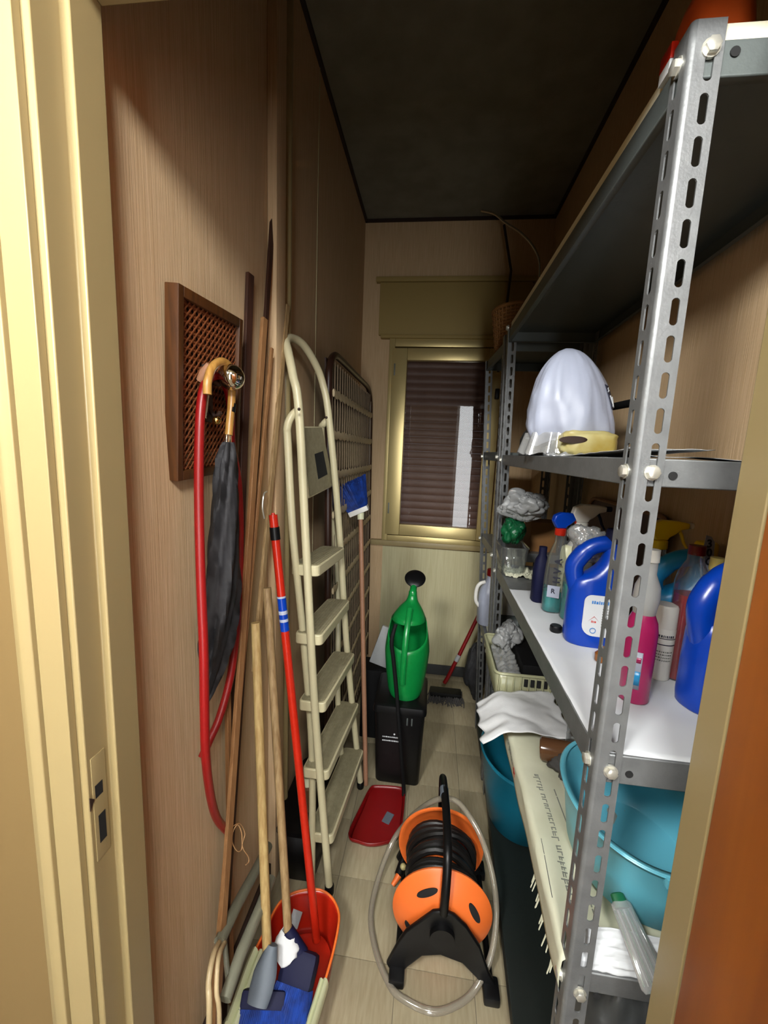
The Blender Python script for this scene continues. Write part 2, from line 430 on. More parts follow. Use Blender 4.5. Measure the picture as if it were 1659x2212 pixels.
MB().prism([(-0.4480, 0.4540, 0.968), (-0.4480, 0.4465, 0.955), (-0.4480, 0.4465, 0.976)], (0.0012, 0, 0)).build('latch_lip', 'dark_trim', sp)
leaf = MB().box(0.333, 0.373, -0.36, 0.443, 0.012, 1.992, bev=0.002).build('door_leaf', 'door_veneer', door)
lab(leaf, 'brown wood veneer door leaf standing open')
mb = MB()
for z in (0.25, 1.05, 1.75): mb.rod((0.379, 0.4395, z), (0.379, 0.4395, z + 0.09), 0.0035)
mb.build('hinge', 'brass', door)

# hall behind the camera: seen only in reflections and as the source of the light
struct('wall_hall_left', MB().box(-1.9, -1.82, -2.6, 0.445, 0, 2.75).box(-1.82, -0.72, 0.445, 0.535, 0, 2.75), 'hall_wall')
struct('wall_hall_right', MB().box(2.0, 2.08, -2.6, 0.445, 0, 2.75).box(0.72, 2.0, 0.445, 0.535, 0, 2.75), 'hall_wall')
struct('wall_hall_back', MB().box(-1.9, 0.0, -2.68, -2.6, 0, 2.75).box(0.6, 2.08, -2.68, -2.6, 0, 2.75).box(0.0, 0.6, -2.68, -2.6, 2.4, 2.75), 'hall_wall')
struct('ceiling_hall', MB().box(-1.9, 2.08, -2.68, 0.535, 2.75, 2.83), 'hall_ceiling')
hw = sempty('window_2', (0.30, -2.6, 0.0))
MB().box(0.0, 0.05, -2.68, -2.58, 0, 2.4, bev=0.004).box(0.55, 0.6, -2.68, -2.58, 0, 2.4, bev=0.004).box(0.05, 0.55, -2.68, -2.58, 2.35, 2.4).box(0.05, 0.55, -2.68, -2.58, 0, 0.05).build('window_frame', 'hall_white', hw)
for (LAMP, watts), lt in zip(LAMPS, ('hall ceiling lamp nearer the doorway, just behind the viewer', 'hall ceiling lamp further left behind the viewer')):
    lampt = thing('ceiling_lamp', lt, 'lamp', (LAMP[0], LAMP[1], 2.75), 'hall ceiling lamps')
    MB().lathe([(0.06, 2.75), (0.06, 2.735), (0.012, 2.725), (0.012, LAMP[2] + 0.20)], (LAMP[0], LAMP[1], 0)).build('stem', 'brass', lampt)
    gl = bpy.data.lights.new('lamp_bulb', 'POINT'); gl.energy = watts; gl.shadow_soft_size = 0.17; gl.color = (0.98, 0.98, 0.97)
    glo = bpy.data.objects.new('lamp_bulb', gl); glo.location = LAMP; C.objects.link(glo)
    MB().lathe([(0.05, LAMP[2] + 0.205), (0.10, LAMP[2] + 0.195), (0.18, LAMP[2] + 0.12), (0.19, LAMP[2] + 0.06)], (LAMP[0], LAMP[1], 0)).build('lamp_shade', 'hall_white', lampt, solid=0.003)

# ------------------------------------------------------------------ slotted-angle shelving
def slot_mesh(height, fl=0.036, pitch=0.0449, z0=0.02):
    """angle upright: ridge on the local z axis, one flange along +x (in the xz plane), one along +y; real slots"""
    mb = MB(); bm = mb.bm; t = 0.002
    n = int((height - z0) / pitch)
    rad = 0.005; smooth = []
    def flange(ax):
        def pt(u, z): return Vector((u, 0, z)) if ax == 0 else Vector((0, u, z))
        cache = {}
        def V(u, z):
            k = (round(u, 5), round(z, 5))
            if k not in cache: cache[k] = bm.verts.new(pt(u, z))
            return cache[k]
        def quad(*p):
            bm.faces.new([V(*q) for q in p])
        if z0 > 0: quad((rad, 0), (fl, 0), (fl, z0), (rad, z0))
        for k in range(n):
            a, b = z0 + k * pitch, z0 + (k + 1) * pitch
            cu, w, hh = fl * 0.62, 0.0050, 0.0165
            zc = (a + b) / 2
            hole = []
            for j in range(12):
                ang = PI * 2 * j / 12 + PI / 12
                hole.append((cu + w * math.cos(ang), zc + math.copysign(hh - w, math.sin(ang)) + w * math.sin(ang)))
            outer = [(fl, zc + 0.006), (fl, (zc + b) / 2), (fl, b), (cu, b), (rad, b), (rad, zc + 0.006), (rad, zc - 0.006), (rad, a), (cu, a), (fl, a), (fl, (zc + a) / 2), (fl, zc - 0.006)]
            for j in range(12):
                q = (j + 1) % 12
                quad(outer[j], outer[q], hole[q], hole[j])
        zt = z0 + n * pitch
        if height - zt > 1e-4:
            quad((rad, zt), (fl * 0.62, zt), (fl * 0.62, height), (rad, height)); quad((fl * 0.62, zt), (fl, zt), (fl, height), (fl * 0.62, height))
    flange(0); flange(1)
    # rounded ridge
    zs = [0, z0]
    for k in range(n): zs += [z0 + k * pitch + pitch / 2 - 0.006, z0 + k * pitch + pitch / 2 + 0.006, z0 + (k + 1) * pitch]
    if height - zs[-1] > 1e-4: zs.append(height)
    arc = [(rad - rad * math.sin(a), rad - rad * math.cos(a)) for a in [PI / 2 * i / 4 for i in range(5)]]
    cols = [[bm.verts.new((x, y, z)) for x, y in arc] for z in zs]
    for A, B in zip(cols, cols[1:]):
        for i in range(4): bm.faces.new((A[i], A[i + 1], B[i + 1], B[i]))
    bmesh.ops.remove_doubles(bm, verts=bm.verts, dist=1e-5)
    return mb
PM = {}
def post(parent, x, y, sx, sy, h, xtop=None):
    """upright with its ridge at (x, y); sx, sy = which way the flanges run; xtop = ridge x at the top if it leans"""
    k = round(h, 3)
    if k not in PM:
        o = slot_mesh(h).build('post', 'steel_grey', parent, sharp=60)
        q = o.modifiers.new('thickness', 'SOLIDIFY'); q.thickness = 0.002; q.offset = 0
        for p in o.data.polygons:
            if max(abs(p.normal.x), abs(p.normal.y)) > 0.995: p.use_smooth = False
        # mesh is local: undo the world shift made by build()
        o0 = Vector(ORG.get(parent.name)); o.data.transform(Matrix.Translation(o0))
        PM[k] = o
    else:
        o = copy_of(PM[k], 'post', parent)
    base = Vector((x, y, 0)) - Vector(ORG[parent.name])
    lean = math.atan2((xtop - x), h) if xtop is not None else 0.0
    R = Matrix.Rotation(lean, 4, 'Y')
    # flanges towards (sx, sy): rotate the mirrored cases about z instead of using negative scale
    rz = {(1, 1): 0, (-1, 1): PI / 2, (-1, -1): PI, (1, -1): -PI / 2}[(sx, sy)]
    o.matrix_local = Matrix.Translation(base) @ R @ Matrix.Rotation(rz, 4, 'Z')
    return o
def shelf_panel(parent, c, z, hgt=0.036, m='steel_grey', dz=0.0):
    """sheet-steel tray shelf with folded edges; c = four corners (x,y) near-front, near-back, far-back, far-front; dz = rise of the far end"""
    zz = [z, z, z + dz, z + dz]
    cx = sum(p[0] for p in c) / 4; cy = sum(p[1] for p in c) / 4
    def ins(p, k): return (p[0] + (k if p[0] < cx else -k), p[1] + (k if p[1] < cy else -k))
    r0 = [Vector((*ins(p, 0.012), q - hgt)) for p, q in zip(c, zz)]
    r1 = [Vector((*p, q - hgt)) for p, q in zip(c, zz)]
    r2 = [Vector((*p, q)) for p, q in zip(c, zz)]
    return MB().loft([r0, r1, r2], False), r2
def add_shelf(parent, c, z, m='steel_grey', dz=0.0, hgt=0.036):
    mb, top = shelf_panel(parent, c, z, hgt, m, dz)
    mb.bm.faces.new([mb.bm.verts.new(p) for p in top])
    bmesh.ops.remove_doubles(mb.bm, verts=mb.bm.verts, dist=1e-5)
    return mb.build('shelf', m, parent, solid=0.0018, bevel=0.001)
BOLT = {}
def bolt(parent, loc, axis):
    key = axis
    if key not in BOLT:
        mb = MB(); mb.super([(0, 0.0085, 0.0085), (0.006, 0.0085, 0.0085), (0.0066, 0.0076, 0.0076)], n=6)
        mb.super([(-0.003, 0.0105, 0.0105), (0.0005, 0.0105, 0.0105)], n=14)
        o = mb.build('bolt', 'zinc', parent)
        o.data.transform(Matrix.Translation(Vector(ORG[parent.name])))
        BOLT[key] = o
    else: o = copy_of(BOLT[key], 'bolt', parent)
    R = Matrix.Rotation(PI / 2, 4, 'X') if axis == 'y' else Matrix.Rotation(-PI / 2, 4, 'Y')
    o.matrix_local = Matrix.Translation(Vector(loc) - Vector(ORG[parent.name])) @ R
    return o
XB = 0.575
def xf1(z): return 0.304 - 0.029 * z          # front line of the leaning posts between the two units
def xf2(z): return 0.312 - 0.0475 * z
Y0, Y1, Y2, Y3 = 0.58, 1.655, 1.70, 2.09
u1 = thing('shelving_unit', 'tall grey slotted-angle steel shelving unit nearest the doorway', 'shelving', (0.42, 1.1, 0), 'grey steel shelving units')
post(u1, 0.267, Y0, 1, 1, 1.975); post(u1, XB + 0.003, Y0, -1, 1, 1.975)
post(u1, xf1(0), Y1, 1, -1, 1.94, xf1(1.94)); post(u1, XB + 0.003, Y1, -1, -1, 1.94, XB - 0.01)
LV = [(1.955, -0.02), (1.475, 0.0), (1.036, 0.0), (0.642, -0.01), (0.075, 0.0)]
for k, (z, dz) in enumerate(LV):
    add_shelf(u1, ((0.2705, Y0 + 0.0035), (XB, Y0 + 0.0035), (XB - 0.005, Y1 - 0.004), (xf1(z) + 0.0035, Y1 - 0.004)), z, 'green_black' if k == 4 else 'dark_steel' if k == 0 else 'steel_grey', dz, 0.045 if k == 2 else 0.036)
for z in (1.945, 1.457, 1.012, 0.605):
    bolt(u1, (0.289, Y0 - 0.002, z), 'y'); bolt(u1, (0.265, Y0 + 0.022, z), 'x')
    bolt(u1, (xf1(z) - 0.002, Y1 - 0.02, z), 'x')
for z in (1.945, 1.457, 1.012, 0.605):
    MB().rod((0.317, Y0 + 0.0025, z - 0.003), (0.317, Y0 + 0.0010, z - 0.003), 0.0055, n=14).build('bolt_hole', 'black_hole', u1)
u2 = thing('shelving_unit', 'short grey slotted-angle steel shelving unit at the window end, behind the nearer unit', 'shelving', (0.42, 1.9, 0), 'grey steel shelving units')
post(u2, xf1(0) - 0.001, Y2, 1, 1, 1.94, xf1(1.94) - 0.001); post(u2, XB + 0.003, Y2, -1, 1, 1.94, XB - 0.01)
post(u2, xf2(0), Y3, 1, -1, 1.92, xf2(1.92)); post(u2, XB + 0.003, Y3, -1, -1, 1.92, XB - 0.01)
for k, z in enumerate((1.915, 1.487, 1.075, 0.64, 0.075)):
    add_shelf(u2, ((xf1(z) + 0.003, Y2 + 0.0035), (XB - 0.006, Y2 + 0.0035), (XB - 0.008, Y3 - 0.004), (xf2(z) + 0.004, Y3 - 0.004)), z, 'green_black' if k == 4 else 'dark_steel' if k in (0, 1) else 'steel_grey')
    if 0 < k < 4: bolt(u2, (xf2(z) - 0.003, Y3 - 0.02, z - 0.02), 'x'); bolt(u2, (xf1(z) - 0.004, Y2 + 0.02, z - 0.02), 'x')

# ------------------------------------------------------------------ left wall: cane rack, hose, umbrella
rk = thing('coat_rack', 'rectangular brown framed cane panel hung as a coat rack on the left wall', 'coat rack', (XL, 0.80, 1.40))
RKM = Matrix.Translation((XL + 0.003, 0.80, 1.575)) @ Matrix.Rotation(math.radians(3.0), 4, 'X') @ Matrix.Rotation(math.radians(4.2), 4, 'Y')
# local: x out of the wall, y along the wall, z up
hw_, hh_, th = 0.117, 0.168, 0.026
mb = MB()
for b in ((-hw_, -hw_ + 0.016, -hh_, hh_), (hw_ - 0.016, hw_, -hh_, hh_), (-hw_ + 0.016, hw_ - 0.016, hh_ - 0.018, hh_), (-hw_ + 0.016, hw_ - 0.016, -hh_, -hh_ + 0.018)):
    mb.box(0, th, b[0], b[1], b[2], b[3], bev=0.002, M=RKM)
mb.build('frame', 'brown_frame', rk)
MB().box(0.0, 0.006, -hw_ + 0.01, hw_ - 0.01, -hh_ + 0.01, hh_ - 0.01, M=RKM).build('back_board', 'cane_back', rk)
mb = MB(); p = 0.0125; iw, ih = hw_ - 0.016, hh_ - 0.018
def strand(a, b, x):
    a, b = Vector((x, *a)), Vector((x, *b)); d = (b - a).normalized(); s = Vector((0, -d.z, d.y)) * (0.0016 if abs(d.y) < .1 or abs(d.z) < .1 else 0.0012)
    mb.quadbox([RKM @ q for q in (a - s, b - s, b + s, a + s)] + [RKM @ (q + Vector((0.0012, 0, 0))) for q in (a - s, b - s, b + s, a + s)])
k = -iw + 0.004; p = 0.0145
while k < iw:
    strand((k, -ih), (k, ih), 0.0145); k += p
k = -ih + 0.004
while k < ih:
    strand((-iw, k), (iw, k), 0.0158); k += p
for sgn, x in ((1, 0.0171), (-1, 0.0132)):
    k = -iw - 2 * ih
    while k < iw + 2 * ih:
        # line y = k + sgn*(z+ih)
        pts = []
        z0, z1 = -ih, ih
        ya, yb = k, k + sgn * 2 * ih
        def clip(y): return -ih + (y - k) * sgn
        za, zb = sorted((clip(-iw), clip(iw)))
        za, zb = max(za, -ih), min(zb, ih)
        if zb - za > 0.008: strand((k + sgn * (za + ih), za), (k + sgn * (zb + ih), zb), x)
        k += p
o = mb.build('cane_webbing', 'cane', rk); o['kind'] = 'stuff'
# hook with a chrome ball and a small lower ball
HB = W(500, 815, X=-0.408)
base = Vector((-0.452, HB.y - 0.012, HB.z))
mb = MB().box(base.x - 0.005, base.x + 0.004, base.y - 0.014, base.y + 0.014, base.z - 0.09, base.z + 0.02, bev=0.004)
mb.tube(cr([base, base + Vector((0.015, 0.003, -0.012)), HB + Vector((-0.024, -0.002, -0.012)), HB], 5), 0.006, 10)
mb.tube(cr([base + Vector((0, 0, -0.06)), base + Vector((0.015, 0, -0.078)), base + Vector((0.028, -0.003, -0.07))], 5), 0.0045, 10)
lab(mb.build('hook', 'dark_trim', rk), 'dark red-brown metal hook plate')
lab(MB().ball(HB, 0.0255, 24).build('hook_ball', 'chrome', rk), 'polished chrome ball at the hook end')
LB = W(468, 908, X=-0.425)
lab(MB().ball(LB, 0.0085, 16).build('hook_ball', 'brass', rk), 'small brass ball of the lower hook')
a = W(450, 848, X=-0.437); b = W(444, 904, X=-0.437)
mb = MB().tube([a, b], 0.0032, 10, flat=0.5)
lab(mb.build('clip', 'chrome', rk), 'narrow chrome clip')
a = W(432, 822, X=-0.447); b = W(450, 786, X=-0.425)
lab(MB().tube([a, a.lerp(b, 0.5), b], [0.007, 0.0085, 0.004], 10).build('peg', 'pink_wood', rk), 'pale pinkish peg')

um = thing('umbrella', 'folded black umbrella with crook wooden handle hanging from the chrome ball hook', 'umbrella', tuple(W(440, 1520, X=-0.455)))
pts = [W(x, y, X=-0.418) for x, y in ((448, 852), (449, 822), (460, 792), (480, 781), (497, 796), (501, 830), (500, 870), (497, 905), (494, 940))]
MB().tube(cr(pts, 6), 0.0078, 14).build('handle', 'wood_handle', um)
q = [W(x, y, X=-0.418) for x, y in ((501, 872), (499, 891))]
lab(MB().tube(q, 0.0088, 14).build('band', 'black_plastic', um), 'black band on the wooden handle')
mb = MB()
c0, c1 = W(494, 938, X=-0.418), W(490, 985, X=-0.42)
for k in range(5):
    a = 2 * PI * k / 5; off = Vector((math.cos(a), math.sin(a), 0))
    mb.rod(c0 + off * 0.004, c1 + off * 0.010, 0.0016, n=6)
mb.rod(c0, c1, 0.004)
mb.build('ribs', 'chrome', um)
path = [(493, 955, 0.010), (492, 985, 0.017), (490, 1030, 0.020), (488, 1100, 0.0235), (482, 1200, 0.030), (478, 1290, 0.034), (472, 1360, 0.033), (464, 1430, 0.024), (452, 1490, 0.013), (444, 1522, 0.005)]
cen = cr([W(x, y, X=-0.418 - 0.035 * (y - 955) / 570) for x, y, r in path], 5)
rad = cr([(r * 1.36, 0, 0) for x, y, r in path], 5)
rings = []
for i, (c, r) in enumerate(zip(cen, rad)):
    ring = []
    for j in range(30):
        a = 2 * PI * j / 30
        tw = a + i * 0.035
        f = 1 + 0.20 * math.sin(5 * tw) + 0.15 * math.sin(9 * tw + i * 0.2) + 0.16 * nz3((math.cos(a) * 2, math.sin(a) * 2, i * 0.16))
        ring.append(c + Vector((math.cos(a) * r.x * f * 0.62, math.sin(a) * r.x * f, 0)))
    rings.append(ring)
MB().loft(rings).build('canopy', 'black_cloth', um, sharp=80)

hp = [W(500, 960, X=-0.455), W(497, 870, X=-0.447), W(484, 826, X=-0.440), W(462, 812, X=-0.437), W(444, 830, X=-0.437), W(434, 880, X=-0.437), W(430, 980, X=-0.435), W(430, 1100, X=-0.43), W(434, 1250, X=-0.415), W(440, 1400, X=-0.405), W(442, 1540, X=-0.405), W(445, 1640, X=-0.41), W(456, 1725, X=-0.425), W(470, 1770, X=-0.44), W(492, 1796, X=-0.455)]
hp2 = [W(437, 1635, X=-0.462), W(452, 1600, X=-0.455), W(474, 1550, X=-0.448), W(496, 1470, X=-0.445), W(509, 1380, X=-0.447), W(516, 1270, X=-0.455), W(519, 1160, X=-0.462), W(516, 1060, X=-0.464), W(508, 1000, X=-0.462)]
tag(MB().tube(cr(hp2 + hp, 7), 0.0088, 14).build('hose', 'red_rubber', loc=tuple(hp[-1])), 'red rubber hose draped over the hook beside the black umbrella', 'hose')

# ------------------------------------------------------------------ boards and sticks leaning along the left wall
def leaning_board(name, label, m, top, bot, wdt, thk, group):
    """top, bot: centre points; the board's width runs along the wall, its thickness off the wall"""
    top, bot = Vector(top), Vector(bot); d = (top - bot).normalized()
    wv = Vector((0.25, 1, 0)); wv = (wv - d * wv.dot(d)).normalized() * wdt / 2
    tv = d.cross(wv).normalized() * thk / 2
    mb = MB().quadbox([bot - wv - tv, bot + wv - tv, bot + wv + tv, bot - wv + tv, top - wv - tv, top + wv - tv, top + wv + tv, top - wv + tv])
    return tag(mb.build(name, m, loc=tuple(bot), bevel=0.001), label, 'board', group)
def ext(p, q, z=0.004):
    """point on the line p-q at height z"""
    p, q = Vector(p), Vector(q); t = (z - p.z) / (q.z - p.z); return p + (q - p) * t
def board(name, label, m, pa, xa, pb, xb, wdt, thk, group='boards leaning on the left wall'):
    a, b = W(*pa, X=xa), W(*pb, X=xb)
    return leaning_board(name, label, m, a, ext(a, b, 0.004), wdt, thk, group)
board('thin_board', 'dark brown board with slanted top, leftmost of the boards leaning by the wall', 'board_dark', (540, 592), -0.472, (503, 1600), -0.462, 0.022, 0.009)
board('board', 'tan flat batten with square top leaning in front of darker boards', 'board_tan', (571, 688), -0.452, (508, 1600), -0.436, 0.018, 0.010)
board('board', 'tall dark brown board, highest of the boards leaning on the left wall', 'board_dark', (590, 452), -0.468, (521, 1500), -0.452, 0.014, 0.008)
board('batten', 'narrow pale batten leaning right behind the tan flat batten', 'board_tan', (587, 752), -0.449, (519, 1500), -0.442, 0.010, 0.007)
leaning_board('batten', 'pale batten with angled top reaching beside the ladder rail', 'grey_wood', W(621, 660, X=-0.452), W(549, 1450, X=-0.442), 0.016, 0.008, 'boards leaning on the left wall')
board('batten', 'thin reddish batten standing left of the tied string', 'board_tan', (492, 1500), -0.455, (496, 1850), -0.452, 0.012, 0.010)
sp_ = [W(500, 1788, X=-0.44), W(508, 1782, X=-0.432), W(519, 1780, X=-0.428), W(529, 1800, X=-0.424), W(524, 1820, X=-0.424), W(521, 1836, X=-0.425), W(512, 1838, X=-0.428), W(502, 1820, X=-0.43), W(504, 1795, X=-0.43), W(514, 1782, X=-0.427), W(522, 1800, X=-0.424), W(524, 1830, X=-0.424), W(536, 1850, X=-0.422), W(537, 1862, X=-0.422), W(531, 1868, X=-0.424)]
tag(MB().tube(cr(sp_, 5), 0.0012, 6).build('string', 'string', loc=tuple(sp_[0])), 'looped tan string tied around a thin batten', 'string')
mb = MB(); hk = [W(571, 1120, X=-0.43), W(567, 1095, X=-0.43), W(570, 1068, X=-0.43), W(576, 1062, X=-0.435)]
tag(mb.tube(cr(hk, 5), 0.0022, 8).build('hook', 'zinc', loc=tuple(hk[0])), 'small silver curved hook stuck between the leaning battens', 'hook')

# ------------------------------------------------------------------ step ladder leaning on the left wall
ld = thing('step_ladder', 'cream tubular folding step ladder leaning against the left wall', 'ladder', (-0.26, 1.34, 0))
near = [(-0.262, 1.128, 0.02), (-0.325, 1.138, 0.66), (-0.362, 1.146, 1.16), W(646, 892, X=-0.392), W(633, 812, X=-0.414)]
far = [(-0.236, 1.568, 0.02), (-0.296, 1.49, 0.66), W(733, 1144, X=-0.338), W(711, 906, X=-0.374), W(697, 828, X=-0.397)]
bow = [W(623, 762, X=-0.436), W(618, 736, X=-0.452), W(632, 731, X=-0.452), W(655, 745, X=-0.436), W(680, 784, X=-0.415)]
MB().tube(cr(near + bow + far[::-1], 7), 0.0125, 14).build('front_frame', 'ladder_cream', ld)
rn = [W(644, 886, X=-0.402), W(630, 899, X=-0.415), W(621, 922, X=-0.425), W(622, 960, X=-0.425), W(633, 1155, X=-0.405), W(655, 1376, X=-0.378), W(674, 1630, X=-0.345), (-0.315, 1.10, 0.02)]
MB().tube(cr(rn, 6), 0.0115, 14).build('rear_leg', 'ladder_cream', ld)
rf = [W(708, 908, X=-0.385), W(699, 916, X=-0.40), W(695, 938, X=-0.41), W(708, 1066, X=-0.40), W(730, 1256, X=-0.372), (-0.33, 1.49, 0.45), (-0.30, 1.53, 0.02)]
MB().tube(cr(rf, 6), 0.0115, 14).build('rear_leg', 'ladder_cream', ld)
for p in (near[0], far[0], rn[-1], rf[-1]):
    lab(MB().lathe([(0.013, 0.0), (0.0155, 0.004), (0.0155, 0.03), (0.0125, 0.034)], (p[0], p[1], 0), ends=True).build('foot', 'black_plastic', ld), 'black rubber foot')
for q in (W(646, 884, X=-0.378), W(705, 902, X=-0.36)):
    MB().ball(q, 0.0045, 10).build('pivot', 'dark_trim', ld)
S = [(1.12, 1.15, -0.325, 1.41, -0.30), (0.90, 1.148, -0.31, 1.465, -0.287), (0.675, 1.146, -0.295, 1.485, -0.264), (0.442, 1.14, -0.277, 1.515, -0.245), (0.212, 1.135, -0.256, 1.54, -0.222)]
def step_poly(ya, xa, yb, xb, dp, r=0.016):
    out = []
    c = [(xa, ya), (xb, yb), (xb - dp, yb), (xa - dp, ya)]
    for i in range(4):
        p, q, s = Vector(c[i]), Vector(c[i - 1]), Vector(c[(i + 1) % 4])
        d1, d2 = (q - p).normalized(), (s - p).normalized()
        for k in range(5):
            t = k / 4; out.append(p + d1 * r * (1 - t) ** 2 + d2 * r * t ** 2)
    return out
for z, ya, xa, yb, xb in S:
    pl_ = step_poly(ya, xa, yb, xb, 0.088)
    st = MB().prism([(p.x, p.y, z - 0.034) for p in pl_], (0, 0, 0.034)).build('step', 'ladder_cream', ld, bevel=0.003)
    p2 = step_poly(ya + 0.006, xa - 0.006, yb - 0.006, xb - 0.006, 0.076, 0.012)
    mb = MB().prism([(p.x, p.y, z) for p in p2], (0, 0, 0.0018))
    for k in range(7):
        f = 0.008 + k * 0.0095
        mb.quadbox([(xa - 0.006 - f, ya + 0.014, z + 0.0018), (xb - 0.006 - f, yb - 0.014, z + 0.0018), (xb - 0.008 - f - 0.002, yb - 0.014, z + 0.0018), (xa - 0.008 - f - 0.002, ya + 0.014, z + 0.0018),
                    (xa - 0.006 - f, ya + 0.014, z + 0.0028), (xb - 0.006 - f, yb - 0.014, z + 0.0028), (xb - 0.008 - f - 0.002, yb - 0.014, z + 0.0028), (xa - 0.008 - f - 0.002, ya + 0.014, z + 0.0028)])
    lab(mb.build('tread', 'ladder_tread', st), 'grey-beige ribbed anti-slip tread')
# platform folded down between the rails, with its black grip slot
A, B, D, E_ = W(650, 921, X=-0.408), W(695, 921, X=-0.392), W(722, 1050, X=-0.366), W(667, 1078, X=-0.386)
nrm = (B - A).cross(E_ - A).normalized()
if nrm.x < 0: nrm = -nrm
plat = MB().quadbox([p - nrm * 0.012 for p in (A, B, D, E_)] + [A, B, D, E_]).build('platform', 'ladder_cream', ld, bevel=0.005)
def onp(s, t): return A.lerp(B, s).lerp(E_.lerp(D, s), t)
lab(MB().quadbox([onp(s, t) + nrm * 0.0004 for s, t in ((0.02, 0.02), (0.98, 0.02), (0.98, 0.97), (0.02, 0.97))] + [onp(s, t) + nrm * 0.0014 for s, t in ((0.02, 0.02), (0.98, 0.02), (0.98, 0.97), (0.02, 0.97))]).build('tread', 'ladder_tread', plat), 'grey-beige platform cover')
MB().quadbox([onp(s, t) + nrm * 0.001 for s, t in ((0.40, 0.40), (0.80, 0.38), (0.80, 0.76), (0.40, 0.78))] + [onp(s, t) + nrm * 0.002 for s, t in ((0.40, 0.40), (0.80, 0.38), (0.80, 0.76), (0.40, 0.78))]).build('grip_slot', 'black_hole', plat, bevel=0.004)

# ------------------------------------------------------------------ folded camp-bed frame standing behind the ladder
ct = thing('bed_frame', 'dark brown round-cornered folding bed frame with wire mesh standing by the left wall', 'bed frame', (-0.37, 2.02, 0))
def cx_(z): return -0.402 + 0.035 * (1 - z / 1.84)
def cp(y, z, o=0.0): return Vector((cx_(z) + o, y, z))
yl, yr, zt = 1.50, 2.50, 1.835
loop = [cp(yl, 0.012)] + [cp(yl, 0.5), cp(yl, 1.2), cp(yl, zt - 0.16), cp(yl + 0.02, zt - 0.06), cp(yl + 0.08, zt - 0.012), cp(yl + 0.18, zt), cp(2.0, zt), cp(yr - 0.18, zt), cp(yr - 0.08, zt - 0.012), cp(yr - 0.02, zt - 0.06), cp(yr, zt - 0.16), cp(yr, 1.2), cp(yr, 0.5), cp(yr, 0.012)]
MB().tube(cr(loop, 5), 0.0135, 12).build('frame_tube', 'cot_brown', ct)
MB().tube([cp(yl, 0.03), cp(yr, 0.03)], 0.012, 12).build('cross_bar', 'cot_brown', ct)
zr = [1.37 + 0.155 * k for k in range(2, -9, -1)]
b0 = None
for z in zr:
    mb = MB(); n = 44; pts = [cp(yl + 0.03 + (yr - yl - 0.06) * i / n, z + 0.004 * math.sin(i * 1.9), 0.012) for i in range(n + 1)]
    mb.tube(pts, 0.0045, 8, flat=3.4, up=(0, 0, 1))
    mb.build('webbing_band', 'cot_band', ct)
mb = MB(); yy = yl + 0.03
while yy < yr - 0.02:
    pts = [cp(yy + 0.004 * math.sin(z * 40), z, 0.006) for z in [0.05 + 0.0875 * i for i in range(21)]]
    mb.tube(pts, 0.0021, 5)
    yy += 0.045
o = mb.build('wire_mesh', 'cot_wire', ct); o['kind'] = 'stuff'
bk = MB().quadbox([cp(yl + 0.02, 0.06, -0.02), cp(yr - 0.02, 0.06, -0.02), cp(yr - 0.02, zt - 0.03, -0.02), cp(yl + 0.02, zt - 0.03, -0.02), cp(yl + 0.02, 0.06, -0.014), cp(yr - 0.02, 0.06, -0.014), cp(yr - 0.02, zt - 0.03, -0.014), cp(yl + 0.02, zt - 0.03, -0.014)])
lab(bk.build('backing', 'cot_brown', ct), 'dark brown fabric behind the mesh')

# ------------------------------------------------------------------ brooms
def bristles(parent, a0, a1, nx, ny, wx, wy, L, m, spread=0.25, seed=1, r=0.0022, M=None):
    """tufts on a wx by wy block, growing along local z; M places them"""
    R = random.Random(seed); mb = MB()
    for i in range(nx):
        for j in range(ny):
            x = (i / (nx - 1) - 0.5) * wx; y = (j / max(1, ny - 1) - 0.5) * wy
            l = L * R.uniform(0.9, 1.05)
            p0 = Vector((x, y, 0)); p1 = Vector((x * (1 + spread) + R.uniform(-.004, .004), y * (1 + spread * 1.6) + R.uniform(-.004, .004), l))
            mb.tube([M @ p0, M @ p0.lerp(p1, 0.5), M @ p1], [r, r * 1.3, r * 1.1], 5)
    o = mb.build('bristles', m, parent); o['kind'] = 'stuff'
    return o
bb = thing('broom', 'blue broom standing upside down beside the folded bed frame, bristles up', 'broom', (-0.215, 1.588, 0))
t0 = Vector((-0.215, 1.588, 0.0)); t1 = W(779, 1108, Y=1.80)
MB().tube([t0, t0.lerp(t1, 0.5), t1], [0.0105, 0.0112, 0.0105], 12).build('handle', 'pink_wood', bb)
ax = (t1 - t0).normalized()
hl, hr = W(753, 1112, Y=1.80), W(797, 1094, Y=1.80)
xa = (hr - hl).normalized(); MM = frame_m((hl + hr) / 2, xa, Vector((0, 1, 0.1)))
zdir = Vector((MM[0][2], MM[1][2], MM[2][2]))
if zdir.z < 0: MM = MM @ Matrix.Rotation(PI, 4, 'X')
MB().box(-0.047, 0.047, -0.022, 0.022, -0.012, 0.012, bev=0.004, M=MM).build('head_block', 'white_plastic', bb)
mb = MB(); mb.rod(t1 - ax * 0.03, t1 + ax * 0.012, 0.015, 0.017, 14)
lab(mb.build('socket', 'cream_plastic', bb), 'pale socket between handle and head')
bristles(bb, 0, 0, 26, 10, 0.085, 0.034, 0.125, 'blue_bristle', 0.95, 3, 0.0036, M=MM @ Matrix.Translation((0, 0, 0.01)))

def long_broom(label, top, xt, bot, zb, hm, rad, group=None):
    t = thing('broom', label, 'broom', tuple(W(*bot, Z=zb)), 'brooms standing in the red dustpan')
    a, b = W(*top, X=xt), W(*bot, Z=zb)
    pts = [a.lerp(b, k / 6) + Vector((0, 0, 0)) for k in range(7)]
    MB().tube(pts, rad, 14).build('handle', hm, t)
    return t, a, b
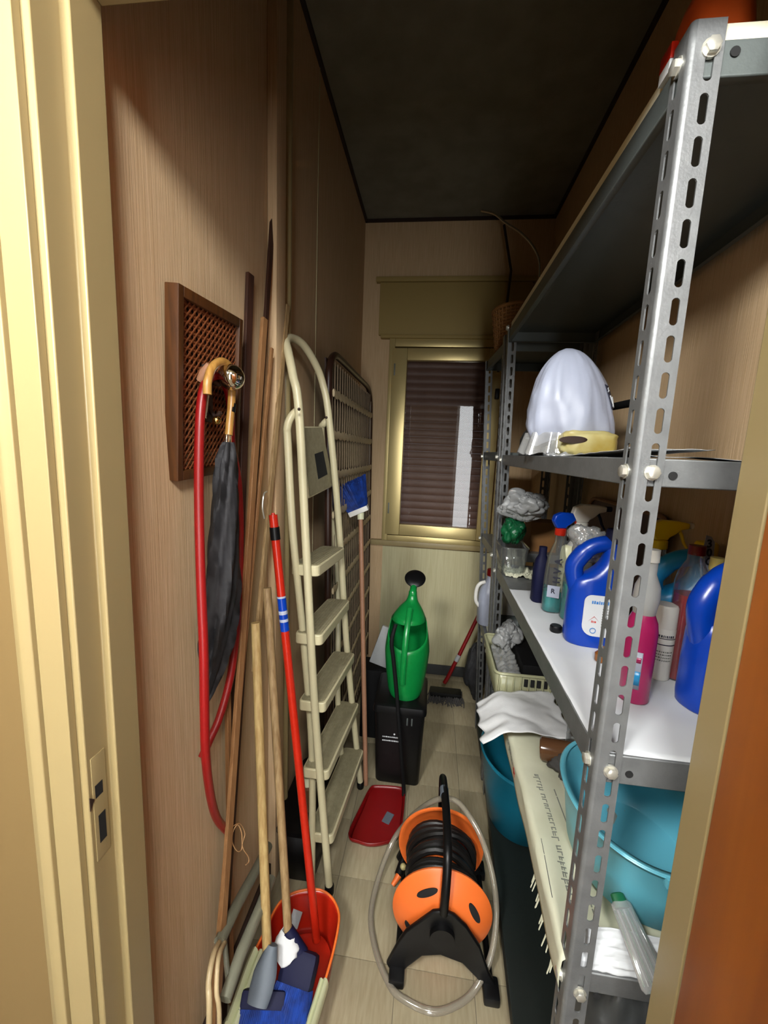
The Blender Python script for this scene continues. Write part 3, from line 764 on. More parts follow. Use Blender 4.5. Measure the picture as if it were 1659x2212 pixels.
# broom one: pale handle with a grey rubber socket
br1, a1, b1 = long_broom('broom with pale yellow wooden handle and grey socket, standing in the red dustpan', (552, 1345), -0.432, (577, 2050), 0.20, 'pale_wood', 0.0118)
s0, s1 = W(589, 2040, Z=0.215), W(555, 2172, Z=0.135)
mb = MB(); rings = []
for k in range(9):
    t = k / 8; c = s0.lerp(s1, t); wd = 0.013 + 0.016 * min(1, t * 2.2) - 0.004 * max(0, t - 0.8) * 5; hg = 0.014 - 0.004 * t
    d = (s1 - s0).normalized(); sx = Vector((1, 0.15, 0)); sx = (sx - d * sx.dot(d)).normalized(); up = d.cross(sx)
    rings.append([c + sx * wd * math.cos(2 * PI * j / 16) + up * hg * math.sin(2 * PI * j / 16) for j in range(16)])
mb.loft(rings)
lab(mb.build('socket', 'grey_rubber', br1), 'flat grey rubber socket')
e1 = s1 + Vector((-0.01, -0.015, -0.03))
H1 = frame_m(s1 + Vector((0.004, 0.030, -0.035)), (1, 0.12, 0), (0, -0.62, 0.78))
MB().box(-0.055, 0.055, -0.020, 0.020, -0.02, 0.02, bev=0.008, M=H1).build('head_block', 'navy', br1)
bristles(br1, 0, 0, 26, 10, 0.105, 0.036, 0.095, 'blue_bristle', 0.35, 5, 0.0032, M=H1 @ Matrix.Translation((0, 0, 0.012)))
# broom two: greyer handle with a white rag tied round its foot
br2, a2, b2 = long_broom('broom with grey-brown wooden handle and white rag at its foot, dark blue head', (577, 1270), -0.430, (622, 2008), 0.19, 'grey_wood', 0.0112)
H2 = frame_m(W(646, 2092, Z=0.125), (1, -0.12, 0), (0, -0.60, 0.80))
MB().box(-0.046, 0.046, -0.026, 0.026, -0.036, 0.036, bev=0.014, M=H2).build('head_block', 'navy', br2)
mb = MB().rod(b2, H2 @ Vector((0, 0.005, -0.025)), 0.015, 0.019, 14)
mb.build('socket', 'navy', br2)
bristles(br2, 0, 0, 24, 12, 0.084, 0.044, 0.082, 'blue_bristle', 0.3, 8, 0.0030, M=H2 @ Matrix.Translation((0, 0, 0.030)))
rg0 = b2 + (a2 - b2).normalized() * 0.02
def rag(u, v):
    a = 2 * PI * u; c = b2.lerp(W(618, 2062, Z=0.155), v)
    r = 0.013 + 0.014 * math.sin(min(1, v * 1.25) * PI * 0.62) + 0.005 * nz3((math.cos(a) * 2, math.sin(a) * 2, v * 4))
    return c + Vector((math.cos(a) * r * 1.15, -math.sin(a) * r * 0.9, 0.008 * math.sin(3 * a) * v))
tag(MB().grid(rag, 26, 14, True).build('rag', 'cloth_white', loc=tuple(b2), solid=0.0015, sharp=80), 'white rag tied around the foot of the grey-brown broom handle', 'rag')

# long-handled red dustpan with the brooms standing in it
dp = thing('dustpan', 'orange-red long-handled dustpan with cream edge sleeves holding two brooms', 'dustpan', (-0.31, 0.95, 0))
rim_px = [(492, 2215, .10), (520, 2135, .10), (545, 2066, .11), (575, 2005, .115), (598, 1958, .12), (622, 1935, .12), (652, 1924, .125), (690, 1922, .125), (716, 1938, .12), (731, 1968, .12), (731, 2000, .12), (720, 2055, .11), (704, 2112, .105), (688, 2165, .10), (668, 2230, .10)]
rim = cr([W(x, y, Z=z) for x, y, z in rim_px], 4)
cen_ = Vector((-0.315, 0.93, 0))
def panwall(u, v):
    i = min(int(u * (len(rim) - 1)), len(rim) - 2); f = u * (len(rim) - 1) - i
    p = rim[i].lerp(rim[i + 1], f)
    b = Vector((p.x + (cen_.x - p.x) * 0.10, p.y + max(0, (0.80 - 0.0)) * 0 - (0.03 if p.y > 0.9 else 0.0), 0.006))
    q = p.lerp(b, v); q.z = p.z + (0.006 - p.z) * (v ** 1.15); return q
nseg = len(rim)
MB().grid(panwall, nseg, 8).build('pan', 'red_plastic', dp, solid=0.003, sharp=70)
base_ = [panwall(i / (nseg - 1), 1.0) for i in range(nseg)]
mb = MB(); mb.prism([(p.x, p.y, 0.0035) for p in base_], (0, 0, 0.003)); mb.build('pan_floor', 'red_plastic', dp)
MB().tube(rim, 0.0035, 8).build('rim', 'orange_plastic', dp)
pt, pb = W(590, 1112, X=-0.402), W(684, 2030, Z=0.075)
MB().tube([pt.lerp(pb, k / 8) for k in range(9)], 0.0112, 14).build('handle', 'red_plastic', dp)
d = (pb - pt).normalized()
lab(MB().tube([pt + d * (k * 0.0165 + 0.032) for k in range(3)], 0.0128, 14).build('collar', 'black_plastic', dp), 'black collar near the top of the red handle')
MB().tube([pt - d * 0.005, pt + d * 0.03], [0.004, 0.011], 12).build('end_cap', 'red_plastic', dp)
def along(y):      # point on the handle axis whose picture row is y
    lo, hi = 0.0, 1.0
    for _ in range(30):
        m_ = (lo + hi) / 2; q = pt.lerp(pb, m_); v_ = q - Vector((0, 0, EYE))
        cy_ = (v_.x * RC[0][1] + v_.y * RC[1][1] - v_.z * RC[2][1]) / (v_.x * RC[0][2] + v_.y * RC[1][2] - v_.z * RC[2][2]) * FPX + 1106
        if cy_ < y: lo = m_
        else: hi = m_
    return pt.lerp(pb, lo)
lb_ = MB().tube([along(1290), along(1362)], 0.0117, 14, cap=False).build('sticker', 'blue_plastic', dp)
lab(lb_, 'blue and white sticker wrapped on the red handle')
for y0_, y1_ in ((1287, 1291), (1318, 1326), (1336, 1342)):
    MB().tube([along(y0_), along(y1_)], 0.0119, 14, cap=False).build('sticker_print', 'bag_white', lb_)
for sd, (i0, i1) in enumerate(((0, 9), (nseg - 9, nseg - 1))):
    seg = rim[i0:i1 + 1]
    mb = MB()
    for off, rr in ((0.0, 0.0115 if sd == 0 else 0.0085), (0.017 if sd == 0 else -0.011, 0.0100 if sd == 0 else 0.0075)):
        mb.tube([p + Vector((off, 0, -0.020)) for p in seg], rr, 10, flat=3.0, up=(0, 0, 1))
    lab(mb.build('edge_sleeve', 'cream_sleeve', dp), 'cream foam sleeve on the pan edge')
tg = W(638, 1985, Z=0.13)
tag(MB().box(-0.014, 0.014, -0.001, 0.001, -0.02, 0.02, M=Matrix.Translation(tg) @ Matrix.Rotation(0.25, 4, 'Y') @ Matrix.Rotation(-0.5, 4, 'X')).build('paper_tag', 'grey_bag', loc=tuple(tg)), 'small grey paper tag behind the grey-brown broom handle', 'tag')

# grey tube and tan wire folding frame at the foot of the left wall
ff = thing('folding_frame', 'folded grey tube frame with tan wire loops on floor by left wall', 'frame', (-0.43, 0.8, 0))
f1 = [(-0.437, 1.12, 0.36), W(550, 1885, X=-0.425), W(512, 1955, X=-0.425), W(474, 2035, X=-0.425)]
MB().tube([f1[1] + (f1[1] - f1[3]) * 0.5] + f1[1:], 0.0135, 12).build('frame_tube', 'tube_grey', ff)
f2 = [W(562, 1960, X=-0.375), W(520, 2060, X=-0.375), W(486, 2160, X=-0.375)]
MB().tube([f2[0] + (f2[0] - f2[2]) * 0.4] + f2, 0.0135, 12).build('frame_tube', 'tube_grey', ff)
w1 = [f1[3], W(462, 2060, X=-0.415), W(451, 2120, X=-0.405), W(452, 2200, X=-0.39)]; w1.append(Vector((w1[-1].x, w1[-1].y - 0.03, 0.012)))
MB().tube(cr(w1, 6), 0.006, 10).build('wire_leg', 'wire_tan', ff)
w2 = [f1[3] + Vector((0.012, 0, 0)), W(472, 2070, X=-0.40), W(468, 2140, X=-0.385), W(474, 2205, X=-0.375)]; w2.append(Vector((w2[-1].x, w2[-1].y - 0.02, 0.012)))
MB().tube(cr(w2, 6), 0.005, 10).build('wire_leg', 'wire_tan', ff)
MB().tube([f1[3] + (f1[1] - f1[3]) * 0.1, f2[2] + (f2[0] - f2[2]) * 0.1], 0.006, 10).build('cross_bar', 'tube_grey', ff)

# dark items on the floor between the boards and the ladder
bx = W(600, 1905, Z=0.0)
t = thing('crate', 'black plastic crate on the floor behind the brooms, under the ladder', 'crate', (-0.36, 1.24, 0))
mb = MB().super([(0.002, 0.062, 0.15), (0.01, 0.066, 0.155), (0.20, 0.075, 0.165)], (-0.385, 1.30, 0), 0, 32, 6, 'bottom')
mb.build('body', 'black_plastic', t, solid=0.004, offset=-1)
MB().super([(0.19, 0.080, 0.170), (0.205, 0.080, 0.170)], (-0.385, 1.30, 0), 0, 32, 6).build('lid', 'black_plastic', t)
jc = Vector((-0.375, 1.24, 0.205))
t = thing('jar', 'small jar with ribbed cream cap on the black crate behind the ladder', 'jar', tuple(jc))
MB().lathe([(0.0, 0), (0.03, 0.001), (0.032, 0.006), (0.032, 0.09), (0.024, 0.10)], jc, 20).build('body', 'brown_glass', t)
mb = MB(); rings = []
for z, r in ((0.098, 0.026), (0.10, 0.029), (0.128, 0.029), (0.131, 0.026)):
    rings.append([jc + Vector(((r + 0.0008 * (j % 2)) * math.cos(2 * PI * j / 40), (r + 0.0008 * (j % 2)) * math.sin(2 * PI * j / 40), z)) for j in range(40)])
mb.loft(rings).build('cap', 'cream_plastic', t)

# ------------------------------------------------------------------ the far end: bin, watering can, mop
bn = thing('waste_bin', 'black lidded waste bin on the floor under the green watering can', 'bin', (-0.085, 1.73, 0))
def brect(x0, x1, y0, y1, z, r=0.02):
    out = []
    for cx, cy, a0 in ((x1 - r, y1 - r, 0), (x0 + r, y1 - r, PI / 2), (x0 + r, y0 + r, PI), (x1 - r, y0 + r, 1.5 * PI)):
        for k in range(5): a = a0 + k * PI / 8; out.append(Vector((cx + r * math.cos(a), cy + r * math.sin(a), z)))
    return out
MB().loft([brect(-0.175, 0.016, 1.615, 1.83, 0.003), brect(-0.178, 0.018, 1.612, 1.835, 0.01), brect(-0.192, 0.028, 1.602, 1.86, 0.355)]).build('body', 'black_plastic', bn)
MB().loft([brect(-0.198, 0.034, 1.594, 1.868, 0.352), brect(-0.199, 0.035, 1.593, 1.869, 0.366), brect(-0.196, 0.032, 1.597, 1.866, 0.384), brect(-0.186, 0.022, 1.608, 1.856, 0.39)]).build('lid', 'black_plastic', bn)
def wstroke(x0, x1, z, h):
    return MB().box(x0, x1, 1.5985, 1.603, z, z + h, M=None)
R = random.Random(4)
for z in (0.232, 0.214):
    mb = MB(); x = -0.152
    while x < -0.078:
        wdt = R.uniform(0.002, 0.007); yo = 1.6047 + (0.355 - z) * 0.005
        mb.quadbox([(x, yo - 0.0012, z), (x + wdt, yo - 0.0012, z), (x + wdt, yo + 0.002, z), (x, yo + 0.002, z), (x, yo - 0.0012, z + R.uniform(0.003, 0.006)), (x + wdt, yo - 0.0012, z + 0.005), (x + wdt, yo + 0.002, z + 0.005), (x, yo + 0.002, z + 0.005)]); x += wdt + 0.002
    o = mb.build('lettering', 'paper_white', bn); o['kind'] = 'stuff'; lab(o, 'line of small white print')
MB().super([(0, 0.004, 0.004), (0.0016, 0.004, 0.004)], (-0.10, 1.6058, 0.250), 0, 12, M=Matrix.Rotation(PI / 2, 4, 'X')).build('mark', 'paper_white', bn)
for x in (-0.05, -0.03): MB().box(x, x + 0.006, 1.6015, 1.604, 0.30, 0.335, bev=0.001).build('clip', 'dark_steel', bn)
ck = [W(852, 1352, Y=1.592), W(846, 1385, Y=1.588), W(850, 1425, Y=1.58), W(857, 1500, Y=1.573), W(863, 1580, Y=1.565), W(868, 1650, Y=1.56), W(872, 1700, Y=1.555)]
ck.append(Vector((ck[-1].x + 0.002, 1.55, 0.009)))
ck[0] = ck[0] + Vector((0.004, 0.02, 0))
tag(MB().tube(cr(ck, 6), 0.0085, 12).build('strap', 'black_soft', loc=tuple(ck[-1])), 'black rubber tube hanging down the front of the bin past the watering can', 'tube')

zc0 = 0.392
wc = thing('watering_can', 'green plastic watering can with black rose standing on the black bin', 'watering can', (-0.07, 1.715, zc0))
WX, WY = -0.068, 1.715
def canr(z):
    t = (z - zc0) / 0.36
    return 0.074 + 0.026 * math.sin(min(1, t * 1.25) * PI * 0.55) - 0.036 * max(0, t - 0.55) ** 1.3 * 2
N = 40; rings = []
def ctop(a):       # rim height: dips at the front (towards the camera, -y)
    f = max(0.0, -math.sin(a)); return 0.742 - 0.105 * (f ** 0.45 if f > 0 else 0)
for k in range(15):
    t = k / 14; ring = []
    for j in range(N):
        a = 2 * PI * j / N; z = zc0 + (ctop(a) - zc0) * t; r = canr(z)
        if k == 0: r *= 0.94
        ring.append(Vector((WX + r * math.cos(a), WY + r * 1.1 * math.sin(a), z)))
    rings.append(ring)
MB().loft(rings, 'bottom').build('body', 'green_can', wc, solid=0.003, sharp=60)
NK = Vector((WX + 0.010, WY + 0.055, 0.848)); rings = []
for k in range(10):
    t = k / 9; ring = []
    for j in range(N):
        a = 2 * PI * j / N; r = canr(0.742)
        p = Vector((WX + r * math.cos(a), WY + r * 1.1 * math.sin(a), 0.742)); q = NK + Vector((0.017 * math.cos(a), 0.017 * math.sin(a), 0))
        s_ = 1 - (1 - t) ** 1.9; e = p.lerp(q, s_); e.z = 0.742 + (NK.z - 0.742) * t ** 1.15 + 0.022 * math.sin(PI * min(1, t * 1.5)) * (1 - t)
        ring.append(e)
    rings.append(ring)
MB().loft(rings, False).build('hood', 'green_can', wc, solid=0.003, sharp=60)
RS = W(896, 1256, Y=1.83)
MB().tube(cr([NK + Vector((0, -0.002, -0.02)), NK, NK.lerp(RS, 0.55) + Vector((0, 0.006, 0)), RS], 5), [0.019] * 5 + [0.016] * 5 + [0.0145] * 6, 14).build('spout', 'green_can', wc)
aim = Vector((0.02, -0.55, 0.80)).normalized()
zq = aim.to_track_quat('Z', 'Y').to_matrix().to_4x4()
MR = Matrix.Translation(RS + Vector((0.001, 0, 0.012))) @ zq
lab(MB().super([(-0.03, 0.014, 0.014), (-0.012, 0.033, 0.033), (0.0, 0.048, 0.048), (0.006, 0.049, 0.049), (0.012, 0.042, 0.042), (0.016, 0.020, 0.020)], (0, 0, 0), 0, 30, M=MR).build('rose', 'black_plastic', wc), 'black round sprinkler rose')
hp_ = [Vector((WX + 0.004, WY - 0.035, 0.80)), Vector((WX, WY - 0.085, 0.752)), Vector((WX - 0.004, WY - 0.122, 0.69)), Vector((WX - 0.006, WY - 0.126, 0.62)), Vector((WX - 0.008, WY - 0.116, 0.54)), Vector((WX - 0.008, WY - 0.104, 0.485))]
MB().tube(cr(hp_, 6), 0.0125, 12, flat=0.6, up=(0, -1, 0.3)).build('handle', 'green_can', wc)

# pale folded paper behind the can, mop, black cloth
cb = MB().box(-0.055, 0.055, -0.012, 0.012, 0, 0.20, bev=0.003, M=Matrix.Translation((-0.215, 1.93, 0.385)) @ Matrix.Rotation(0.30, 4, 'Y') @ Matrix.Rotation(-0.12, 4, 'X'))
tag(cb.build('folded_board', 'grey_bag', loc=(-0.215, 1.93, 0.385)), 'pale grey folded board slanting behind the green watering can', 'board')
tag(MB().box(-0.30, -0.13, 1.885, 2.02, 0.0, 0.375, bev=0.006).build('carton', 'black_soft', loc=(-0.21, 1.95, 0)), 'dark carton on the floor behind the black bin under the grey board', 'carton')
mp_ = thing('floor_mop', 'mop with dark red handle and clear joint leaning below the window', 'mop', tuple(W(960, 1490, Z=0.0)))
ma, mbb = W(1026, 1345, Y=2.36), W(992, 1415, Y=2.33)
mc, md = W(985, 1428, Y=2.325), W(966, 1466, Y=2.31)
dd = (mbb - ma).normalized()
MB().rod(ma - dd * 0.35, mbb, 0.0115).build('handle', 'dark_red_plastic', mp_)
lab(MB().tube([mbb, mc], 0.0135, 12).build('joint', 'grey_bag', mp_), 'grey clear joint')
MB().tube([mc, md, W(960, 1475, Y=2.31)], 0.012, 12).build('lower_pole', 'dark_red_plastic', mp_)
hd = W(958, 1480, Y=2.31)
MB().box(hd.x - 0.08, hd.x + 0.11, hd.y - 0.035, hd.y + 0.035, 0.02, 0.05, bev=0.008).build('head', 'black_plastic', mp_)
mb = MB(); R = random.Random(2)
for k in range(150):
    x = hd.x - 0.085 + R.random() * 0.20; y = hd.y + R.uniform(-0.04, 0.04)
    mb.tube([(x, y, 0.03), (x + R.uniform(-.01, .01), y - 0.02, 0.012), (x + R.uniform(-.02, .02), y - R.uniform(0.03, 0.06), 0.004)], 0.003, 5)
o = mb.build('strands', 'grey_cloth', mp_); o['kind'] = 'stuff'
def blob(name, label, cat, m, c, r, amp, f, seed, e=2.0, cut=None, solid=0.0, n=48, group=None):
    """crumpled closed shape: a sphere with ridged folds, flattened where it rests"""
    def fn(u, v):
        a = 2 * PI * u; b = PI * (v * 0.998 + 0.001)
        d = Vector((math.cos(a) * math.sin(b), math.sin(a) * math.sin(b), -math.cos(b)))
        sd = Vector((seed, seed * 2, 0))
        q = Vector((d.x, d.y, d.z * 0.55)) * f + sd
        q += 0.35 * Vector((noise.noise(d * 1.7 + sd), noise.noise(d * 1.7 + sd * 1.7), 0))
        g1 = max(0.0, 0.20 - abs(noise.noise(q))) / 0.20; g2 = max(0.0, 0.14 - abs(noise.noise(q * 1.9 + sd))) / 0.14
        k = 1 + amp * 0.75 * noise.noise(d * 1.25 + sd) - amp * (0.34 * g1 ** 1.5 + 0.15 * g2)
        p = Vector((c[0] + d.x * r[0] * k, c[1] + d.y * r[1] * k, c[2] + d.z * r[2] * k))
        if cut is not None and p.z < cut: p.z = cut
        return p
    o = MB().grid(fn, n, n // 2 + 4, True).build(name, m, loc=(c[0], c[1], cut if cut is not None else c[2] - r[2]), sharp=75)
    return tag(o, label, cat, group)
c_ = W(1015, 1440, Y=2.36)
blob('cloth_bag', 'black cloth bag slumped on the floor behind the far shelf post', 'bag', 'black_cloth', (0.33, 2.36, 0.17), (0.07, 0.08, 0.17), 0.4, 1.6, 3.1, cut=0.0)

# ------------------------------------------------------------------ hose reel
hr_ = thing('hose_reel', 'orange and black portable hose reel standing on the floor tiles', 'hose reel', (0.10, 1.10, 0))
HX, HZ, YN, YFAR, RD = 0.10, 0.162, 1.00, 1.215, 0.143
def disc(y, s, name):
    """dished flange; s = side its face bulges to"""
    RYm = Matrix(((1, 0, 0, HX), (0, 0, s, y), (0, 1, 0, HZ), (0, 0, 0, 1)))
    pr_ = [(0.055, 0.032), (0.070, 0.030), (0.10, 0.020), (0.128, 0.006), (RD - 0.004, -0.002), (RD, -0.006), (RD - 0.002, -0.012), (RD - 0.008, -0.012), (0.125, -0.002), (0.098, 0.012), (0.068, 0.022), (0.05, 0.024)]
    o = MB().lathe(pr_, (0, 0, 0), 56, RYm).build(name, 'orange_plastic', hr_, sharp=50)
    for ang in (118, 28, 208, 298):
        a = math.radians(ang); tilt = math.atan2(0.024, 0.058)
        cc = Vector((0.099 * math.cos(a), 0.099 * math.sin(a), 0.0205))
        Mh = RYm @ Matrix.Translation(cc) @ Matrix.Rotation(a, 4, 'Z') @ Matrix.Rotation(tilt, 4, 'Y')
        MB().super([(-0.002, 0.0095, 0.032), (0.0012, 0.0095, 0.032), (0.0016, 0.008, 0.030)], n=28, M=Mh).build('grip_opening', 'black_hole', o)
    return o
disc(YN, -1, 'flange_disc'); disc(YFAR, 1, 'flange_disc')
RYm = Matrix(((1, 0, 0, HX), (0, 0, 1, 0), (0, 1, 0, HZ), (0, 0, 0, 1)))
MB().lathe([(0.07, YN + 0.01), (0.07, YFAR - 0.01)], (0, 0, 0), 32, RYm).build('drum', 'orange_plastic', hr_)
mb = MB(); R = random.Random(9); pts = []
for k in range(9):
    y = YN + 0.022 + k * 0.0215
    for j in range(28):
        a = 2 * PI * j / 28; rr = 0.100 + 0.006 * math.sin(k * 2.2) + 0.006 * math.sin(a * 2 + k)
        pts.append(Vector((HX + rr * math.cos(a), y + 0.0215 * j / 28 + 0.003 * math.sin(a * 3 + k), HZ + rr * math.sin(a))))
mb.tube(pts, 0.0105, 8)
lab(mb.build('wound_hose', 'hose_black', hr_), 'dark hose wound on the drum')
# A-shaped end plates
def aplate(y, s):
    o_ = [(-0.135, 0.004), (-0.150, 0.030), (-0.118, 0.115), (-0.100, 0.150), (-0.060, 0.195), (-0.03, 0.228), (0.0, 0.238), (0.03, 0.228), (0.065, 0.198), (0.105, 0.140), (0.135, 0.06), (0.165, 0.012), (0.158, 0.004), (0.128, 0.004), (0.10, 0.040), (0.06, 0.078), (0.0, 0.092), (-0.05, 0.078), (-0.09, 0.030), (-0.105, 0.004)]
    return MB().prism([(HX + x, y, z) for x, z in o_], (0, 0.012 * s, 0)).build('end_frame', 'black_plastic', hr_, bevel=0.004)
aplate(YN - 0.052, 1); aplate(YFAR + 0.052, -1)
for x in (-0.118, 0.142):
    MB().box(HX + x - 0.022, HX + x + 0.022, YN - 0.085, YN - 0.03, 0.0, 0.028, bev=0.007).build('foot', 'black_plastic', hr_)
    MB().box(HX + x - 0.022, HX + x + 0.022, YFAR + 0.03, YFAR + 0.085, 0.0, 0.028, bev=0.007).build('foot', 'black_plastic', hr_)
    MB().rod((HX + x, YN - 0.04, 0.018), (HX + x, YFAR + 0.04, 0.018), 0.009).build('base_bar', 'black_plastic', hr_)
for y in (YN - 0.055, YFAR + 0.055):
    MB().rod((HX, y - 0.012, HZ), (HX, y + 0.012, HZ), 0.034, n=24).build('hub', 'black_plastic', hr_)
gh = [Vector((HX, YN - 0.046, 0.225)), Vector((HX + 0.002, YN - 0.04, 0.30)), Vector((HX + 0.004, YN + 0.0, 0.366)), Vector((HX + 0.002, 1.11, 0.385)), Vector((HX - 0.004, YFAR + 0.02, 0.382)), Vector((HX - 0.004, YFAR + 0.052, 0.345)), Vector((HX, YFAR + 0.046, 0.23))]
MB().tube(cr(gh, 7), 0.0125, 14).build('carry_handle', 'black_plastic', hr_)
lab(MB().tube([(HX - 0.002, 1.17, 0.385), (HX - 0.003, 1.20, 0.3845)], 0.0142, 14).build('grip_ring', 'grey_rubber', hr_), 'grey ring on the carry handle')
lp = [W(985, 1730, Z=.34), W(1018, 1769, Z=.325), W(1044, 1821, Z=.29), W(1065, 1898, Z=.225), W(1072, 1976, Z=.145), W(1060, 2066, Z=.065), W(1024, 2139, Z=.016), W(980, 2174, Z=.009), W(928, 2184, Z=.009), W(863, 2152, Z=.009), W(837, 2118, Z=.009), W(812, 2054, Z=.009), W(801, 1976, Z=.012), W(818, 1895, Z=.03), W(848, 1818, Z=.08), W(878, 1776, Z=.15), W(905, 1750, Z=.24), W(945, 1727, Z=.325)]
tag(MB().tube(cr(lp, 7, True), 0.0088, 14, closed=True).build('clear_hose', 'clear_hose', loc=tuple(lp[8])), 'loop of translucent hose lying around and over the orange reel', 'hose')
nzl = thing('hose_nozzle', 'small orange and black hose nozzle on floor beside the orange reel', 'nozzle', tuple(W(862, 1885, Z=0.0)))
n0, n1 = W(872, 1850, Z=.06), W(862, 1890, Z=.035)
MB().tube([n0, n0.lerp(n1, .6), n1], [0.010, 0.014, 0.016], 12).build('body', 'black_plastic', nzl)
MB().tube([n1, W(848, 1912, Z=.016)], [0.011, 0.007], 12).build('tip', 'orange_plastic', nzl)
lab(MB().ball(W(871, 1872, Z=.062), 0.011, 12, 0.9).build('trigger', 'yellow_film', nzl), 'yellowish button')

# dark red dustpan lying on the floor
d2 = thing('dustpan', 'dark red dustpan without handle lying flat on the floor beyond the reel', 'dustpan', tuple(W(812, 1760, Z=0)))
o_ = [W(753, 1800, Z=.03), W(772, 1815, Z=.03), W(800, 1822, Z=.03), W(835, 1817, Z=.03), W(862, 1802, Z=.03), W(871, 1760, Z=.028), W(874, 1712, Z=.02), W(866, 1700, Z=.012), W(815, 1696, Z=.01), W(800, 1701, Z=.012), W(782, 1735, Z=.026)]
o_ = cr(o_, 4, True); cc = sum(o_, Vector()) / len(o_)
inn = [Vector((cc.x + (p.x - cc.x) * 0.90, cc.y + (p.y - cc.y) * 0.92, 0.005)) for p in o_]
MB().loft([[Vector((p.x, p.y, p.z + 0.001)) for p in o_], [p.lerp(q, .45) + Vector((0, 0, -0.006)) for p, q in zip(o_, inn)], inn], False).build('rim_wall', 'dark_red_plastic', d2, solid=0.003, sharp=60)
MB().prism([(p.x, p.y, 0.003) for p in inn], (0, 0, 0.003)).build('pan_floor', 'dark_red_plastic', d2)
tp = W(838, 1767, Z=0.0075)
lab(MB().box(-0.016, 0.016, -0.026, 0.026, 0, 0.0006, M=Matrix.Translation(tp) @ Matrix.Rotation(-0.35, 4, 'Z')).build('sticker', 'grey_rubber', d2), 'blue-grey sticker')

# ------------------------------------------------------------------ things on the top shelf
S1, S2, S3, S4, S5 = 1.955, 1.475, 1.036, 0.642, 0.075
tag(MB().quadbox([(0.272, 0.5845, S1 + 0.0005), (0.568, 0.5845, S1 + 0.0005), (0.562, 1.60, S1 - 0.018), (0.252, 1.60, S1 - 0.018), (0.272, 0.5845, S1 + 0.0185), (0.568, 0.5845, S1 + 0.0185), (0.562, 1.60, S1 - 0.0), (0.252, 1.60, S1 - 0.0)]).build('shelf_board', 'chip_board', loc=(0.42, 1.1, S1), bevel=0.001), 'pale chipboard panel lying on the top shelf of the nearer unit', 'board')
ob = thing('basin', 'orange plastic basin turned upside down on the top shelf corner', 'basin', (0.328, 0.662, S1 + 0.018))
pr_ = [(0.0, 0.105, 0.105), (0.012, 0.106, 0.106), (0.03, 0.098, 0.098), (0.075, 0.086, 0.086), (0.092, 0.074, 0.074), (0.098, 0.055, 0.055)]
MB().super([(z, a * 0.41, b * 0.48) for z, a, b in pr_], (0.328, 0.662, S1 + 0.0185), 0, 40, 3.0).build('body', 'orange_red', ob)
MB().tube([Vector((0.328 + 0.0445 * math.cos(a), 0.662 + 0.052 * math.sin(a), S1 + 0.0225)) for a in [2 * PI * k / 40 for k in range(40)]], 0.004, 8, closed=True).build('rim', 'orange_plastic', ob)
bxq = thing('carton', 'small red and white carton at the front edge of the top shelf', 'carton', (0.285, 0.715, S1 + 0.018))
MB().box(0.2635, 0.2712, 0.620, 0.645, S1 + 0.001, S1 + 0.016, bev=0.001).build('base', 'paper_white', bxq)
MB().box(0.2632, 0.2715, 0.6195, 0.6455, S1 + 0.016, S1 + 0.034, bev=0.001).build('lid', 'red_plastic', bxq)
# wicker basket and bent chrome rod above the far unit
wk = thing('wicker_basket', 'brown wicker basket on top of the far shelving unit', 'basket', (0.33, 1.93, 1.915))
mb = MB(); Bc = Vector((0.335, 1.93, 1.917))
for k in range(14):
    z = 0.006 + k * 0.012; r = 0.085 + 0.0018 * k
    mb.tube([Bc + Vector((r * math.cos(a) + 0.0035 * math.cos(18 * a + k * PI) * math.cos(a), (r + 0.01) * math.sin(a) + 0.0035 * math.cos(18 * a + k * PI) * math.sin(a), z)) for a in [2 * PI * j / 72 for j in range(72)]], 0.0062, 6, closed=True)
mb.super([(0.001, 0.083, 0.093), (0.006, 0.083, 0.093)], Bc, 0, 30)
o = mb.build('weave', 'wicker', wk); o['kind'] = 'stuff'
for j in range(36):
    a = 2 * PI * j / 36
    MB().tube([Bc + Vector((0.087 * math.cos(a), 0.097 * math.sin(a), 0.003)), Bc + Vector((0.112 * math.cos(a), 0.122 * math.sin(a), 0.178))], 0.0042, 5).build('stake', 'wicker', wk)
MB().tube([Bc + Vector((0.113 * math.cos(a), 0.123 * math.sin(a), 0.178)) for a in [2 * PI * j / 48 for j in range(48)]], 0.008, 8, closed=True).build('rim', 'wicker', wk)
rd = cr([W(1040, 455, Y=2.45), W(1068, 462, Y=2.43), W(1093, 482, Y=2.40), W(1125, 503, Y=2.36), W(1150, 530, Y=2.32), W(1165, 562, Y=2.28), W(1166, 600, Y=2.24)], 7)
rt = thing('bent_rod', 'thin bent chrome rod with upright stay above the far shelving unit', 'rod', (0.33, 2.42, 1.92))
MB().tube(rd, 0.0065, 10).build('bow', 'chrome', rt)
p0 = W(1089, 486, Y=2.42); MB().tube([p0, W(1104, 585, Y=2.40), Vector((0.325, 2.38, 1.93))], 0.007, 10).build('stay', 'dark_trim', rt)

